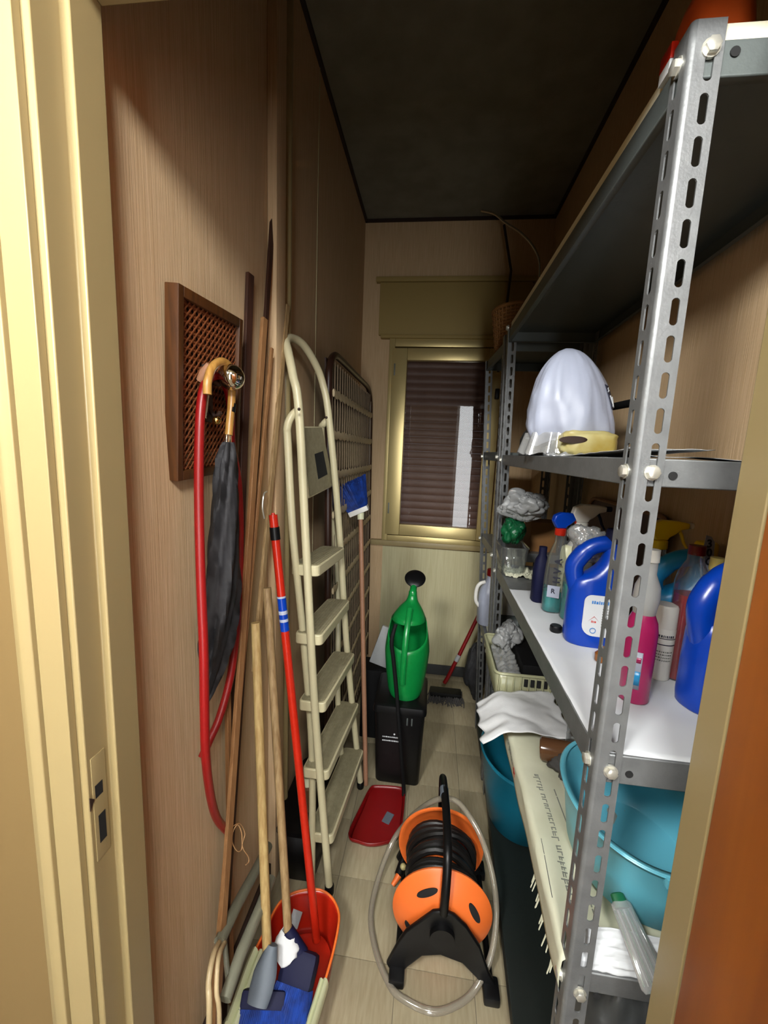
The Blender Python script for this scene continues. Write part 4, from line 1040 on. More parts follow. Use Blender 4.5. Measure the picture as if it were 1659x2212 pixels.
# ------------------------------------------------------------------ second shelf: white bag, yellow film pack, black case, papers
def sheet(name, label, cat, m, corners, f, amp, seed, n=30, mcount=None, solid=0.0006, zmin=None, par=None, group=None):
    """crumpled sheet over four corner points a(u0v0) b(u1v0) c(u1v1) d(u0v1)"""
    a, b, c, d = [Vector(p) for p in corners]
    nr = (b - a).cross(d - a).normalized()
    if nr.z < 0: nr = -nr
    def fn(u, v):
        p = a.lerp(b, u).lerp(d.lerp(c, u), v)
        h = amp * (noise.noise(Vector((u * f, v * f, seed))) + 0.5 * noise.noise(Vector((u * f * 2.7, v * f * 2.7, seed + 5))))
        q = p + nr * (abs(h) if zmin is None else h)
        if zmin is not None: q.z = max(q.z, zmin)
        return q
    o = MB().grid(fn, n, n).build(name, m, par, solid=solid, sharp=80, loc=None if par else tuple(a), offset=1)
    return tag(o, label, cat, group) if label else o
BG = Vector((0.345, 1.16, S2))
wb = thing('carrier_bag', 'white plastic carrier bag standing puffed up on the second shelf', 'bag', tuple(BG))
def bagf(u, v):
    a = 2 * PI * u; t = v
    wdt = 0.094 * min(1.0, 0.86 + 0.9 * t) if t < 0.16 else 0.094 * max(0.0, 1 - ((t - 0.16) / 0.84) ** 2.0) ** 0.62
    wdt = max(wdt, 0.0012)
    def rg(f, z, o): return 1 - 2 * abs(noise.noise(Vector((math.cos(a) * f, math.sin(a) * f, t * z + o))))
    fold = 1 + 0.085 * (rg(1.9, 0.8, 3) ** 3) + 0.05 * rg(3.3, 2.2, 8) ** 2 + 0.07 * noise.noise(Vector((math.cos(a) * 1.6 + 4, math.sin(a) * 1.6, t * 2.2))) + 0.02 * math.sin(13 * a + 4 * t) * (1 - t)
    return BG + Vector((0.012 - 0.022 * t + 0.016 * max(0, 1 - t / 0.35) * (1 if math.cos(a) > 0 else -0.4) * abs(math.cos(a)) + 0.012 * math.sin(2.5 * t) * math.cos(a) + wdt * math.cos(a) * fold, wdt * 0.82 * math.sin(a) * fold, 0.034 + 0.248 * t + 0.0 + 0.008 * math.sin(5 * a) * (1 - t)))
MB().grid(bagf, 64, 36, True).build('bag_film', 'bag_white', wb, sharp=75)
skirt = MB().grid(lambda u, v: BG + Vector((-0.008 + (0.086 + 0.016 * v) * math.cos(2 * PI * u) * (1 + 0.08 * math.sin(9 * 2 * PI * u)), (0.074 + 0.010 * v) * math.sin(2 * PI * u) * (1 + 0.08 * math.sin(11 * 2 * PI * u)), 0.060 * (1 - v) + 0.002 + 0.004 * (1 + math.sin(13 * 2 * PI * u)) * v)), 72, 6, True)
skirt.build('bag_skirt', 'film', wb, sharp=75)
# printed dark panel with a white letter on the bag's right flank
from mathutils.bvhtree import BVHTree
bgo = bpy.data.objects['bag_film']
bvh = BVHTree.FromPolygons([v.co + BG for v in bgo.data.vertices], [tuple(p.vertices) for p in bgo.data.polygons])
def on_bag(x, z):
    """film surface point seen square-on from the aisle side at offset x (along the flank) and height z"""
    d = Vector((-0.45, 0.89, 0)).normalized(); sdir = Vector((0.89, 0.45, 0))
    o = BG + sdir * x + Vector((0, 0, z)) - d * 0.4
    h, n, k, dist = bvh.ray_cast(o, d)
    return (h if h else BG + sdir * x + Vector((0, 0, z))) - d * 0.0015
def flank(s_, t_): return on_bag(0.050 + 0.030 * s_ - 0.004 * t_ * 0 + 0.018 * (1 - t_), 0.125 + 0.062 * t_)
pq = MB().grid(lambda u, v: flank(u, v), 6, 10).build('print_panel', 'ink_dark', wb, solid=0.0005)
def pstroke(a, b):
    pts = [flank(a[0] + (b[0] - a[0]) * k / 5, a[1] + (b[1] - a[1]) * k / 5) + Vector((0.0006, -0.0014, 0)) for k in range(6)]
    return MB().tube(pts, 0.0014, 5)
for a, b in (((0.2, 0.12), (0.2, 0.55)), ((0.2, 0.55), (0.8, 0.12)), ((0.8, 0.12), (0.8, 0.55)), ((0.1, 0.70), (0.6, 0.9))):
    pstroke(a, b).build('letter_stroke', 'paper_white', pq)
yf = thing('film_pack', 'yellowish film-wrapped pack under the white carrier bag on the second shelf', 'pack', (0.378, 1.095, S2))
blob_c = (0.378, 1.095, S2 + 0.034)
def yfn(u, v):
    a = 2 * PI * u; b = PI * (v * .998 + .001); d = Vector((math.cos(a) * math.sin(b), math.sin(a) * math.sin(b), -math.cos(b)))
    sg = lambda x, p: math.copysign(abs(x) ** p, x)
    k = 1 + 0.10 * noise.noise(d * 3.1)
    return Vector((blob_c[0] + 0.068 * sg(d.x, .5) * k, blob_c[1] + 0.048 * sg(d.y, .5) * k, max(S2 + 0.001, blob_c[2] + 0.033 * sg(d.z, .5) * k)))
MB().grid(yfn, 40, 22, True).build('wrap', 'yellow_film', yf, sharp=70)
MB().super([(0, 0.001, 0.0005), (0.0006, 0.034, 0.009), (0.0012, 0.033, 0.0085)], n=26, M=frame_m(W(1238, 950, Y=1.0455), (1, 0.05, 0.03), (0, 0, 1))).build('dark_window', 'dark_trim', yf)
sheet('tissue', 'thin white film sheet spread under the white carrier bag', 'film', 'film', ((0.275, 1.05, S2 + 0.0015), (0.43, 1.02, S2 + 0.0015), (0.44, 1.09, S2 + 0.0015), (0.285, 1.12, S2 + 0.0015)), 7, 0.012, 2.2, 26)
cs = thing('tool_case', 'black case with white stripes at the far end of the second shelf', 'case', (0.315, 1.36, S2))
MB().loft([brect(0.283, 0.345, 1.33, 1.43, S2 + 0.001, .008), brect(0.283, 0.345, 1.33, 1.43, S2 + 0.055, .008), brect(0.290, 0.338, 1.335, 1.42, S2 + 0.075, .008), brect(0.302, 0.326, 1.345, 1.41, S2 + 0.092, .006)]).build('body', 'black_plastic', cs)
for z, hh in ((0.053, 0.004), (0.062, 0.009)):
    MB().box(0.282, 0.346, 1.3285, 1.335, S2 + z, S2 + z + hh, bev=0.001).build('stripe', 'paper_white', cs)
mb = MB(); x0, x1, z0, z1 = 0.296, 0.338, S2 + 0.020, S2 + 0.046
mb.tube([(x0, 1.329, z0), (x1, 1.329, z0), (x1, 1.329, z1), (x0, 1.329, z1)], 0.0008, 5, closed=True)
mb.build('outline', 'paper_white', cs)
sheet('paper_sheet', 'white paper sheet on the second shelf behind the near upright', 'paper', 'paper_white', ((0.274, 0.88, S2 + 0.0015), (0.274, 0.625, S2 + 0.012), (0.40, 0.64, S2 + 0.016), (0.37, 0.86, S2 + 0.0015)), 2, 0.004, 1.1, 12)
pcur = [(0.300, 0.006), (0.295, 0.010), (0.302, 0.016), (0.335, 0.022)]
mb = MB()
prof_ = cr([(0.335, 0.66, S2 + 0.026), (0.312, 0.645, S2 + 0.021), (0.300, 0.636, S2 + 0.013), (0.308, 0.632, S2 + 0.006), (0.34, 0.64, S2 + 0.004), (0.40, 0.66, S2 + 0.006), (0.46, 0.66, S2 + 0.003), (0.54, 0.66, S2 + 0.002)], 5)
mb.grid(lambda u, v: prof_[min(int(u * (len(prof_) - 1) + .5), len(prof_) - 1)] + Vector((0.02 * v, 0.10 * v, 0)), len(prof_), 6)
tag(mb.build('curled_paper', 'paper_white', loc=(0.40, 0.66, S2), solid=0.0006, sharp=80), 'curled white liner paper at the near end of the second shelf', 'paper')
tag(MB().tube([(0.50, 1.13, S2 + 0.145), (0.50, 1.18, S2 + 0.147), (0.50, 1.30, S2 + 0.15)], 0.0105, 12).box(0.485, 0.515, 1.30, 1.42, S2 + 0.001, S2 + 0.16, bev=0.004).build('hand_tool', 'black_soft', loc=(0.5, 1.3, S2)), 'dark tool with black grip behind the white carrier bag', 'tool')

# ------------------------------------------------------------------ third shelf: cleaning bottles on white paper
L3 = S3 + 0.0022
def fpaper(u, v):
    y = 0.586 + (1.335 - 0.586) * v; xa_ = 0.2715 + 0.002 * v; x = xa_ + (0.57 - xa_) * u
    h = 0.0009 + 0.0035 * max(0, noise.noise(Vector((x * 9, y * 16, 0.4)))) * (1.2 - v) + 0.002 * max(0, noise.noise(Vector((x * 22, y * 30, 2))))
    return Vector((x, y, S3 + h))
tag(MB().grid(fpaper, 34, 60).build('liner_paper', 'paper_white', loc=(0.42, 0.9, S3), solid=0.0005, offset=1, sharp=80), 'white liner paper covering the third shelf under the bottles', 'paper')

def jug(label, m, c, rot, wd, dp_, h, with_label=True, cap='navy', lean=None):
    """detergent jug: flat oval body whose upper corner carries a looped handle with a real hole. local x = width (handle side -x), y = depth"""
    t = thing('detergent_jug', label, 'jug', tuple(c), 'detergent jugs on the third shelf')
    M = Matrix.Translation(c) @ Matrix.Rotation(rot, 4, 'Z')
    hb = h * 0.56
    prof_ = [(0.0, 0.46, 0.46), (0.004, 0.485, 0.485), (0.02, 0.5, 0.5), (hb * 0.55, 0.5, 0.5), (hb * 0.86, 0.485, 0.49), (hb, 0.46, 0.46)]
    rings = []
    def ring(z, rx, ry, dx, n=36, e=2.7):
        out = []
        for j in range(n):
            a = 2 * PI * j / n; q, s = math.cos(a), math.sin(a)
            out.append(M @ Vector((dx + rx * math.copysign(abs(q) ** (2 / e), q), ry * math.copysign(abs(s) ** (2 / e), s), z)))
        return out
    R_ = [ring(z, wd * a, dp_ * b, 0) for z, a, b in prof_]
    # shoulder closes towards the handle foot, then the neck column on the right
    for k in range(1, 9):
        f = k / 8; z = hb + (h * 0.86 - hb) * f
        left = -wd * 0.46 + (wd * 0.50) * (1 - (1 - f) ** 3); right = wd * 0.46 - wd * 0.13 * f ** 2
        R_.append(ring(z, (right - left) / 2, dp_ * (0.46 - 0.22 * f ** 1.5), (right + left) / 2, e=2.4))
    R_.append(ring(h * 0.90, wd * 0.13, wd * 0.13, wd * 0.19, e=2))
    MB().loft(R_).build('body', m, t, sharp=60)
    hl_ = [M @ Vector(p) for p in ((-wd * 0.30, 0, hb * 0.72), (-wd * 0.43, 0, hb * 1.12), (-wd * 0.36, 0, h * 0.735), (-wd * 0.18, 0, h * 0.83), (wd * 0.06, 0, h * 0.872), (wd * 0.2, 0, h * 0.86))]
    MB().tube(cr(hl_, 6), [dp_ * 0.27] * 16 + [dp_ * 0.25] * 15, 16, flat=1.0).build('handle', m, t, sharp=60)
    MB().super([(h * 0.885, wd * 0.145, wd * 0.145), (h * 0.89, wd * 0.155, wd * 0.155), (h * 0.985, wd * 0.15, wd * 0.15), (h, wd * 0.13, wd * 0.13)], M @ Vector((wd * 0.19, 0, 0)) - Vector((0, 0, 0)), 0, 26).build('cap', cap, t)
    return t, M
def print_lines(parent, M, rows, m, seed, name='print'):
    R = random.Random(seed)
    for (x0, x1, z, hh, a, b) in rows:
        mb = MB(); x = x0
        while x < x1:
            w_ = R.uniform(a, b); mb.box(x, min(x + w_, x1), -0.0004, 0.0004, z, z + hh * R.uniform(0.7, 1.0), M=M); x += w_ + b * 0.35
        o = mb.build(name, m, parent); o['kind'] = 'stuff'
# blue jug with white label
cj = W(1278, 1398, Z=L3) + Vector((0.008, 0.030, 0)); cj.z = L3
tj, Mj = jug('blue detergent jug with white hazard label, centre of the third shelf', 'blue_plastic', cj, -0.10, 0.128, 0.075, 0.278)
def lab_pts(n=7):
    w_, z0, z1, r = 0.046, 0.030, 0.128, 0.016; out = []
    for cx, cz, a0 in ((w_ - r, z1 - r, 0), (-w_ + r, z1 - r, PI / 2), (-w_ + r * 1.6, z0 + r * 1.6, PI), (w_ - r, z0 + r * .5, 1.5 * PI)):
        rr = r * (1.6 if a0 == PI else (.5 if a0 > PI else 1))
        for k in range(n): a = a0 + k * PI / 2 / (n - 1); out.append((cx + rr * math.cos(a), cz + rr * math.sin(a)))
    return out
yl_ = -0.0385
lb3 = MB().prism([Mj @ Vector((x + 0.012, yl_, z)) for x, z in lab_pts()], Mj.to_3x3() @ Vector((0, 0.0012, 0))).build('label', 'paper_white', tj)
Ml = Mj @ Matrix.Translation((0.012, yl_ - 0.0005, 0))
print_lines(lb3, Ml, [(-0.030, -0.004, 0.108, 0.008, .002, .005), (0.0, 0.030, 0.108, 0.009, .003, .006)], 'ink_blue', 3)
print_lines(lb3, Ml, [(-0.006, 0.034, 0.096 - 0.006 * k, 0.0022, .002, .006) for k in range(8)] + [(0.012, 0.026, 0.040, 0.010, .0012, .002)], 'ink_grey', 5)
dq = [(-0.024, 0.078), (-0.012, 0.066), (-0.024, 0.054), (-0.036, 0.066)]
MB().tube([Ml @ Vector((x + 0.002, -0.0006, z)) for x, z in dq], 0.0007, 5, closed=True).build('hazard_diamond', 'ink_red', lb3)
MB().tube([Ml @ Vector((-0.022 + 0.006 * math.cos(a), -0.0006, 0.044 + 0.006 * math.sin(a))) for a in [2 * PI * k / 20 for k in range(20)]], 0.0008, 5, closed=True).build('round_mark', 'ink_blue', lb3)
print_lines(lb3, Ml, [(-0.027, -0.017, 0.063, 0.005, .001, .003)], 'ink_red', 8)
# blue jug partly behind the door frame
cj2 = W(1520, 1545, Z=L3) + Vector((0.035, 0.035, 0)); cj2.z = L3
jug('blue detergent jug at the near right corner, partly hidden by the door frame', 'blue_plastic', cj2, 0.25, 0.125, 0.082, 0.29)
# light blue bottle with loop handle
cj3 = Vector((0.545, 0.90, L3))
t, Mq = jug('light blue jug with round loop handle standing behind the red bottle', 'light_blue', cj3, -0.35, 0.135, 0.075, 0.275, cap='yellow_plastic')

def bottle(name, label, prof_, c, m, liquid=None, lm=None, e=2.6, n=32, rot=0.0, cat='bottle'):
    t = thing(name, label, cat, tuple(c), 'cleaning bottles on the third shelf')
    MB().super(prof_, c, rot, n, e).build('body', m, t, sharp=55)
    if liquid:
        lp_ = []
        for i, p in enumerate(prof_):
            if p[0] <= liquid: lp_.append((p[0] + (0.002 if i == 0 else 0), p[1] - 0.0018, p[2] - 0.0018))
        pz = [p for p in prof_ if p[0] > liquid]
        if pz and lp_:
            p, q = [p for p in prof_ if p[0] <= liquid][-1], pz[0]; f = (liquid - p[0]) / (q[0] - p[0])
            lp_.append((liquid, p[1] + (q[1] - p[1]) * f - 0.0018, p[2] + (q[2] - p[2]) * f - 0.0018))
        MB().super(lp_, c, rot, n, e).build('liquid', lm, t, sharp=55)
    return t
def trigger(t, c, h, rot, mh, mc, ml, s=1.0, nozzle=None):
    """trigger sprayer head on a neck at height h; local +x is the spray direction"""
    M = Matrix.Translation(Vector(c) + Vector((0, 0, h))) @ Matrix.Rotation(rot, 4, 'Z') @ Matrix.Scale(s, 4)
    MB().super([(0.0, 0.0145, 0.0145), (0.002, 0.0155, 0.0155), (0.018, 0.015, 0.015), (0.02, 0.012, 0.012)], (0, 0, 0), 0, 26, M=M).build('collar', mc, t)
    side = [(-0.014, 0.020), (-0.026, 0.040), (-0.022, 0.056), (-0.004, 0.064), (0.030, 0.063), (0.052, 0.060), (0.052, 0.048), (0.036, 0.044), (0.026, 0.034), (0.014, 0.026), (0.012, 0.020)]
    MB().prism([M @ Vector((x, -0.0095, z)) for x, z in side], M.to_3x3() @ Vector((0, 0.019, 0))).build('sprayer_head', mh, t, bevel=0.003)
    MB().tube([M @ Vector(p) for p in ((0.034, 0, 0.046), (0.042, 0, 0.032), (0.048, 0, 0.016), (0.056, 0, 0.004))], [0.0055 * s, 0.005 * s, 0.0045 * s, 0.004 * s], 10, flat=0.6).build('trigger', ml, t)
    MB().tube([M @ Vector((0.050, 0, 0.054)), M @ Vector((0.066, 0, 0.054))], 0.0065 * s, 12).build('nozzle', nozzle or ml, t)
# spray bottle with teal liquid, blue head, red collar
c1 = W(1196, 1328, Z=L3) + Vector((0.004, 0.03, 0)); c1.z = L3
pb_ = [(0, .026, .020), (0.004, .030, .023), (0.02, .031, .024), (0.09, .031, .024), (0.13, .029, .023), (0.16, .026, .022), (0.185, .018, .018), (0.20, .012, .012), (0.235, .012, .012)]
t = bottle('spray_bottle', 'clear spray bottle with teal liquid, blue trigger head and red collar', pb_, c1, 'clear_plastic', 0.062, 'teal_liquid')
trigger(t, c1, 0.222, 0.15, 'blue_plastic', 'red_plastic', 'red_plastic', 1.0, 'red_plastic')
Mb = Matrix.Translation(c1) @ Matrix.Rotation(-0.32, 4, 'Z') @ Matrix.Translation((-0.006, -0.0272, 0))
lb4 = MB().box(-0.012, 0.020, -0.0004, 0.0004, 0.048, 0.082, bev=0, M=Mb).build('label', 'bag_white', t)
text_mesh('R', 0.018, Mb @ Matrix.Translation((0.003, -0.0008, 0.066)) @ Matrix.Rotation(PI / 2, 4, 'X'), 'label_letter', 'ink_dark', lb4)
for k, ch in enumerate('HVA'):
    text_mesh(ch, 0.026, Mb @ Matrix.Translation((0.010, -0.0012, 0.100 + 0.026 * k)) @ Matrix.Rotation(PI / 2, 4, 'X') @ Matrix.Rotation(PI / 2, 4, 'Z'), 'letter', 'ink_dark', t)
# dark bottle behind it
c2 = Vector((0.342, 1.235, L3)); 
bottle('bottle', 'dark navy bottle half hidden behind the teal spray bottle', [(0, .020, .020), (.004, .023, .023), (.10, .023, .023), (.13, .018, .018), (.145, .011, .011), (.17, .011, .011)], c2, 'navy')
# milky spray bottle with white head and dark trigger
c3 = Vector((0.418, 1.165, L3))
t = bottle('spray_bottle', 'milky spray bottle with white head behind the blue jug', [(0, .034, .026), (.004, .038, .03), (.15, .038, .03), (.19, .032, .026), (.215, .018, .018), (.225, .013, .013), (.25, .013, .013)], c3, 'milky_plastic', 0.05, 'milky_plastic')
trigger(t, c3, 0.238, 0.1, 'white_plastic', 'white_plastic', 'navy', 1.15)
# white bottle and teal bottle close to the jug
c4 = W(1222, 1345, Z=L3) + Vector((0.012, 0.035, 0)); c4.z = L3
bottle('bottle', 'white squat bottle between the teal spray bottle and the blue jug', [(0, .02, .016), (.004, .023, .019), (.17, .023, .019), (.188, .021, .017), (.194, .015, .013)], c4 + Vector((0.006, 0.045, 0)), 'cream_plastic', e=4)
t = bottle('bottle', 'clear bottle with teal liquid and pale label against the blue jug', [(0, .02, .018), (.004, .024, .021), (.12, .024, .021), (.16, .016, .016), (.18, .010, .010), (.20, .010, .010)], c4 + Vector((0.004, -0.004, 0)), 'clear_plastic', 0.10, 'teal_liquid')
MB().box(-0.016, 0.016, -0.0004, 0.0004, 0.035, 0.085, M=Matrix.Translation(c4 + Vector((0.006, -0.0262, 0)))).build('label', 'light_blue', t)
# crumpled clear film between bottles
cf = W(1280, 1150, Y=1.02)
blob('plastic_film', 'crumpled clear plastic film bunched above the white bottle', 'film', 'film', (0.392, 1.03, S3 + 0.235), (0.045, 0.04, 0.045), 0.60, 2.2, 6.3, n=64)
tag(MB().super([(0, .013, .013), (.003, .0145, .0145), (.014, .0145, .0145), (.017, .012, .012)], W(1200, 1364, Z=L3), 0, 24).build('loose_lid', 'black_plastic', loc=tuple(W(1200, 1364, Z=L3))), 'loose black bottle cap lying on the white liner paper', 'lid')
# pink bottle
c5 = W(1380, 1525, Z=L3) + Vector((0.0, 0.026, 0)); c5.z = L3
t = thing('bottle', 'pink liquid bottle with translucent top just behind the near upright', 'bottle', tuple(c5), 'cleaning bottles on the third shelf')
MB().super([(0, .023, .023), (.003, .0262, .0262), (.132, .0262, .0262), (.150, .0235, .0235), (.165, .0175, .0175)], c5, 0, 32).build('body', 'pink_liquid', t, sharp=55)
lab(MB().super([(.165, .0176, .0176), (.195, .0215, .0215), (.215, .020, .020), (.238, .011, .011), (.262, .011, .011)], c5, 0, 32).build('upper_body', 'milky_plastic', t, sharp=55), 'milky empty upper half of the bottle')
MB().super([(.260, .0125, .0125), (.282, .012, .012)], c5, 0, 24).build('cap', 'white_plastic', t)
Mc = Matrix.Translation(c5)
def curved(z0, z1, a0, a1, r, m, name, par):
    return MB().grid(lambda u, v: c5 + Vector((r * math.cos(a0 + (a1 - a0) * u), r * math.sin(a0 + (a1 - a0) * u), z0 + (z1 - z0) * v)), 14, 2).build(name, m, par, solid=0.0003)
lb5 = curved(0.030, 0.10, -2.45, -1.75, 0.0265, 'bag_white', 'label', t)
curved(0.038, 0.064, -2.42, -1.78, 0.0268, 'light_blue', 'label_band', lb5)
curved(0.080, 0.090, -2.38, -1.82, 0.0268, 'pink_liquid', 'label_print', lb5)
# white can with black printing
c6 = W(1424, 1470, Z=L3) + Vector((0.004, 0.02, 0)); c6.z = L3
t = thing('spray_can', 'white spray can with black print between the pink and red bottles', 'spray can', tuple(c6))
MB().super([(0, .021, .021), (.003, .0225, .0225), (.105, .0225, .0225), (.11, .021, .021)], c6, 0, 30).build('body', 'white_plastic', t, sharp=50)
MB().super([(.108, .0222, .0222), (.150, .0215, .0215), (.154, .019, .019)], c6, 0, 30).build('cap', 'white_plastic', t, sharp=50)
for z, hh in ((0.088, 0.0015), (0.075, 0.002)):
    MB().grid(lambda u, v: c6 + Vector((0.0228 * math.cos(-2.7 + 1.9 * u), 0.0228 * math.sin(-2.7 + 1.9 * u), z + hh * v)), 12, 2).build('print_line', 'ink_dark', t, solid=0.0002)
R = random.Random(12)
for z in (0.091, 0.060, 0.054, 0.048, 0.042):
    mb = MB(); a = -2.5
    while a < -1.2:
        w_ = R.uniform(.05, .16); p_, q_ = a, a + w_
        mb.grid(lambda u, v: c6 + Vector((0.0228 * math.cos(p_ + (q_ - p_) * u), 0.0228 * math.sin(p_ + (q_ - p_) * u), z + (0.005 if z > .08 else 0.0025) * v)), 3, 2); a += w_ + 0.06
    o = mb.build('print', 'ink_dark' if z > .08 else 'ink_grey', t, solid=0.0002); o['kind'] = 'stuff'
# dark red bottle
c7 = W(1465, 1476, Z=L3) + Vector((0.012, 0.026, 0)); c7.z = L3
t = bottle('bottle', 'tall clear bottle filled with dark red liquid', [(0, .022, .02), (.004, .026, .024), (.20, .0265, .0245), (.225, .022, .021), (.245, .013, .013), (.262, .013, .013)], c7, 'clear_plastic', 0.178, 'dark_red_liquid', e=3.2)
MB().super([(.258, .0145, .0145), (.276, .014, .014)], c7, 0, 24).build('cap', 'dark_red_plastic', t)
tag(MB().box(-0.011, 0.011, -0.0005, 0.0005, 0.002, 0.13, M=Matrix.Translation(c7 + Vector((-0.014, 0.05, 0)))).box(-0.011, 0.011, -0.0007, -0.0005, 0.085, 0.088, M=Matrix.Translation(c7 + Vector((-0.014, 0.05, 0)))).build('leaflet', 'paper_white', loc=tuple(c7 + Vector((-0.014, 0.05, 0)))), 'white printed leaflet standing behind the dark red bottle', 'leaflet')
# yellow trigger bottle
c8 = Vector((0.535, 0.995, L3))
t = bottle('spray_bottle', 'empty clear spray bottle with bright yellow trigger head', [(0, .030, .024), (.004, .034, .028), (.15, .034, .028), (.19, .026, .024), (.225, .014, .014), (.24, .013, .013)], c8, 'clear_plastic', e=2.8)
trigger(t, c8, 0.235, 0.0, 'yellow_plastic', 'yellow_plastic', 'yellow_plastic', 1.05, 'white_plastic')
# bottle with white tag reading 30C and yellow cap
c9 = Vector((0.575, 0.885, L3))
tgm = frame_m(W(1531, 1192, Y=0.845), (0.98, 0.15, 0.12), (-0.1, 0.0, 1))
t = thing('paper_tag', 'white tag with black handwritten figures standing behind the right blue jug', 'tag', tuple(W(1531, 1240, Y=0.845)))
MB().prism([tgm @ Vector(p) for p in ((-0.010, -0.045, 0), (0.008, -0.045, 0), (0.011, 0.018, 0), (0.004, 0.030, 0), (-0.006, 0.034, 0), (-0.011, 0.01, 0))], tgm.to_3x3() @ Vector((0, 0, 0.001))).build('card', 'bag_white', t)
for k, ch in enumerate('30C'):
    text_mesh(ch, 0.022, tgm @ Matrix.Translation((0.0, 0.016 - 0.018 * k, 0.0016)), 'figure', 'ink_dark', t)
cy = W(1549, 1216, Y=0.79)
tag(MB().super([(L3, .017, .017), (cy.z - 0.035, .017, .017), (cy.z - 0.018, .010, .010), (cy.z - 0.012, .010, .010)], (cy.x, cy.y, 0), 0, 20).super([(cy.z - 0.013, .0115, .0115), (cy.z + 0.010, .011, .011)], (cy.x, cy.y, 0), 0, 20).build('bottle', 'yellow_film', loc=(cy.x, cy.y, L3)), 'slim bottle with pale yellow cap behind the right blue jug', 'bottle')
ab = W(1288, 1428, Z=L3)
tag(MB().super([(0, .009, .009), (.003, .012, .012), (.018, .0125, .0125), (.024, .007, .007), (.034, .007, .007)], ab + Vector((0.008, 0, 0)), 0, 20).build('vial', 'amber', loc=tuple(ab)), 'small amber vial at the foot of the blue jug', 'vial')
# far end of the third shelf: yellow paper, glass dish, cardboard box, grey bag, green bag, tray
sheet('wrapping_paper', 'crumpled pale yellow paper at the far end of the third shelf', 'paper', 'newsprint', ((0.285, 1.47, S3 + 0.002), (0.40, 1.44, S3 + 0.002), (0.40, 1.56, S3 + 0.004), (0.28, 1.58, S3 + 0.004)), 6, 0.03, 3.3, 22)
t = thing('storage_tub', 'clear plastic tub behind the yellow paper on the third shelf', 'tub', (0.35, 1.55, S3))
MB().loft([brect(0.275, 0.355, 1.49, 1.63, S3 + 0.004, .02), brect(0.268, 0.365, 1.48, 1.638, S3 + 0.105, .02)], 'bottom').build('body', 'clear_plastic', t, solid=0.0015)
MB().tube([p for p in brect(0.267, 0.366, 1.479, 1.639, S3 + 0.105, .02)], 0.003, 6, closed=True).build('rim', 'clear_plastic', t)
bc_ = W(1168, 1165, Y=1.76)
t = thing('cardboard_box', 'small brown cardboard box on the far unit behind the clear tub', 'box', (0.47, 1.80, 1.075))
MB().box(0.425, 0.535, 1.745, 1.86, 1.0762, 1.20, bev=0.001).build('carton', 'cardboard', t)
MB().box(0.425, 0.535, 1.746, 1.80, 1.2002, 1.2018).build('flap', 'cardboard', t)
MB().box(0.425, 0.535, 1.805, 1.859, 1.2002, 1.2018).build('flap', 'cardboard', t)
blob('plastic_bag', 'crumpled grey-white plastic bag heaped on the green bag at the shelf end', 'bag', 'grey_bag', (0.352, 1.56, S3 + 0.258), (0.088, 0.06, 0.060), 0.60, 2.3, 9.1, cut=S3 + 0.196, n=84)
blob('plastic_bag', 'crumpled green plastic bag on the clear tub under the grey bag', 'bag', 'green_dark', (0.315, 1.56, S3 + 0.156), (0.045, 0.05, 0.050), 0.55, 2.2, 4.4, cut=S3 + 0.108, n=64)
tr_ = thing('tray', 'brown wooden tray with rounded rim leaning at the back of the third shelf', 'tray', (0.55, 1.30, S3))
TM = Matrix.Translation((0.545, 1.30, S3 + 0.003)) @ Matrix.Rotation(math.radians(7), 4, 'Y')
MB().loft([[TM @ Vector((x, p.x, p.y)) for p in [Vector((q.x, q.y, 0)) for q in brect(-0.25, 0.25, 0.0, 0.30, 0, .04)]] for x in (0.0, 0.006)]).build('panel', 'brown_frame', tr_)
MB().tube([TM @ Vector((-0.003, q.x, q.y)) for q in brect(-0.25, 0.25, 0.006, 0.30, 0, .04)], 0.006, 8, closed=True).build('rim', 'board_tan', tr_)

# ------------------------------------------------------------------ fourth shelf: basin, cloth, newspapers, crate
np_ = thing('newspaper', 'open newspaper lining the fourth shelf and folded over its front edge', 'newspaper', (0.33, 0.9, S4))
def npf(u, v):
    """u: from the hanging edge (0) over the lip onto the shelf (1); v: along the shelf"""
    y = 0.592 + (1.30 - 0.592) * v
    xe = 0.2655 + 0.012 * v
    drop = 0.055 + 0.012 * noise.noise(Vector((v * 4, 1.2, 0)))
    s_ = u * (drop + 0.20)
    if s_ < drop:
        return Vector((xe - 0.004 - 0.004 * noise.noise(Vector((v * 7, u * 5, 3))), y, S4 + 0.006 - (drop - s_)))
    q = s_ - drop
    return Vector((xe + q, y, S4 + 0.0085 + 0.007 * abs(noise.noise(Vector((v * 5, q * 20, 1)))) - 0.0 * q))
MB().grid(npf, 30, 60).build('page', 'newsprint', np_, solid=0.0008, offset=1, sharp=80)
def npm(u0, v0, lift=0.0016):
    p = npf(u0, v0); return p
def decal_row(u0, u1, v0, v1, m, seed, wmin, wmax, gap, name='print'):
    R = random.Random(seed); mb = MB(); v = v0
    while v < v1:
        w_ = R.uniform(wmin, wmax); b = min(v + w_, v1)
        q = [npf(u0, v), npf(u1, v), npf(u1, b), npf(u0, b)]
        nr = (q[1] - q[0]).cross(q[3] - q[0]).normalized()
        if nr.z < 0 and abs(nr.z) > 0.3: nr = -nr
        if abs(nr.z) <= 0.3 and nr.x > 0: nr = -nr
        mb.quadbox([p + nr * 0.0012 for p in q] + [p + nr * 0.0016 for p in q]); v = b + gap
    o = mb.build(name, m, np_); o['kind'] = 'stuff'
ud = 0.055 / 0.255
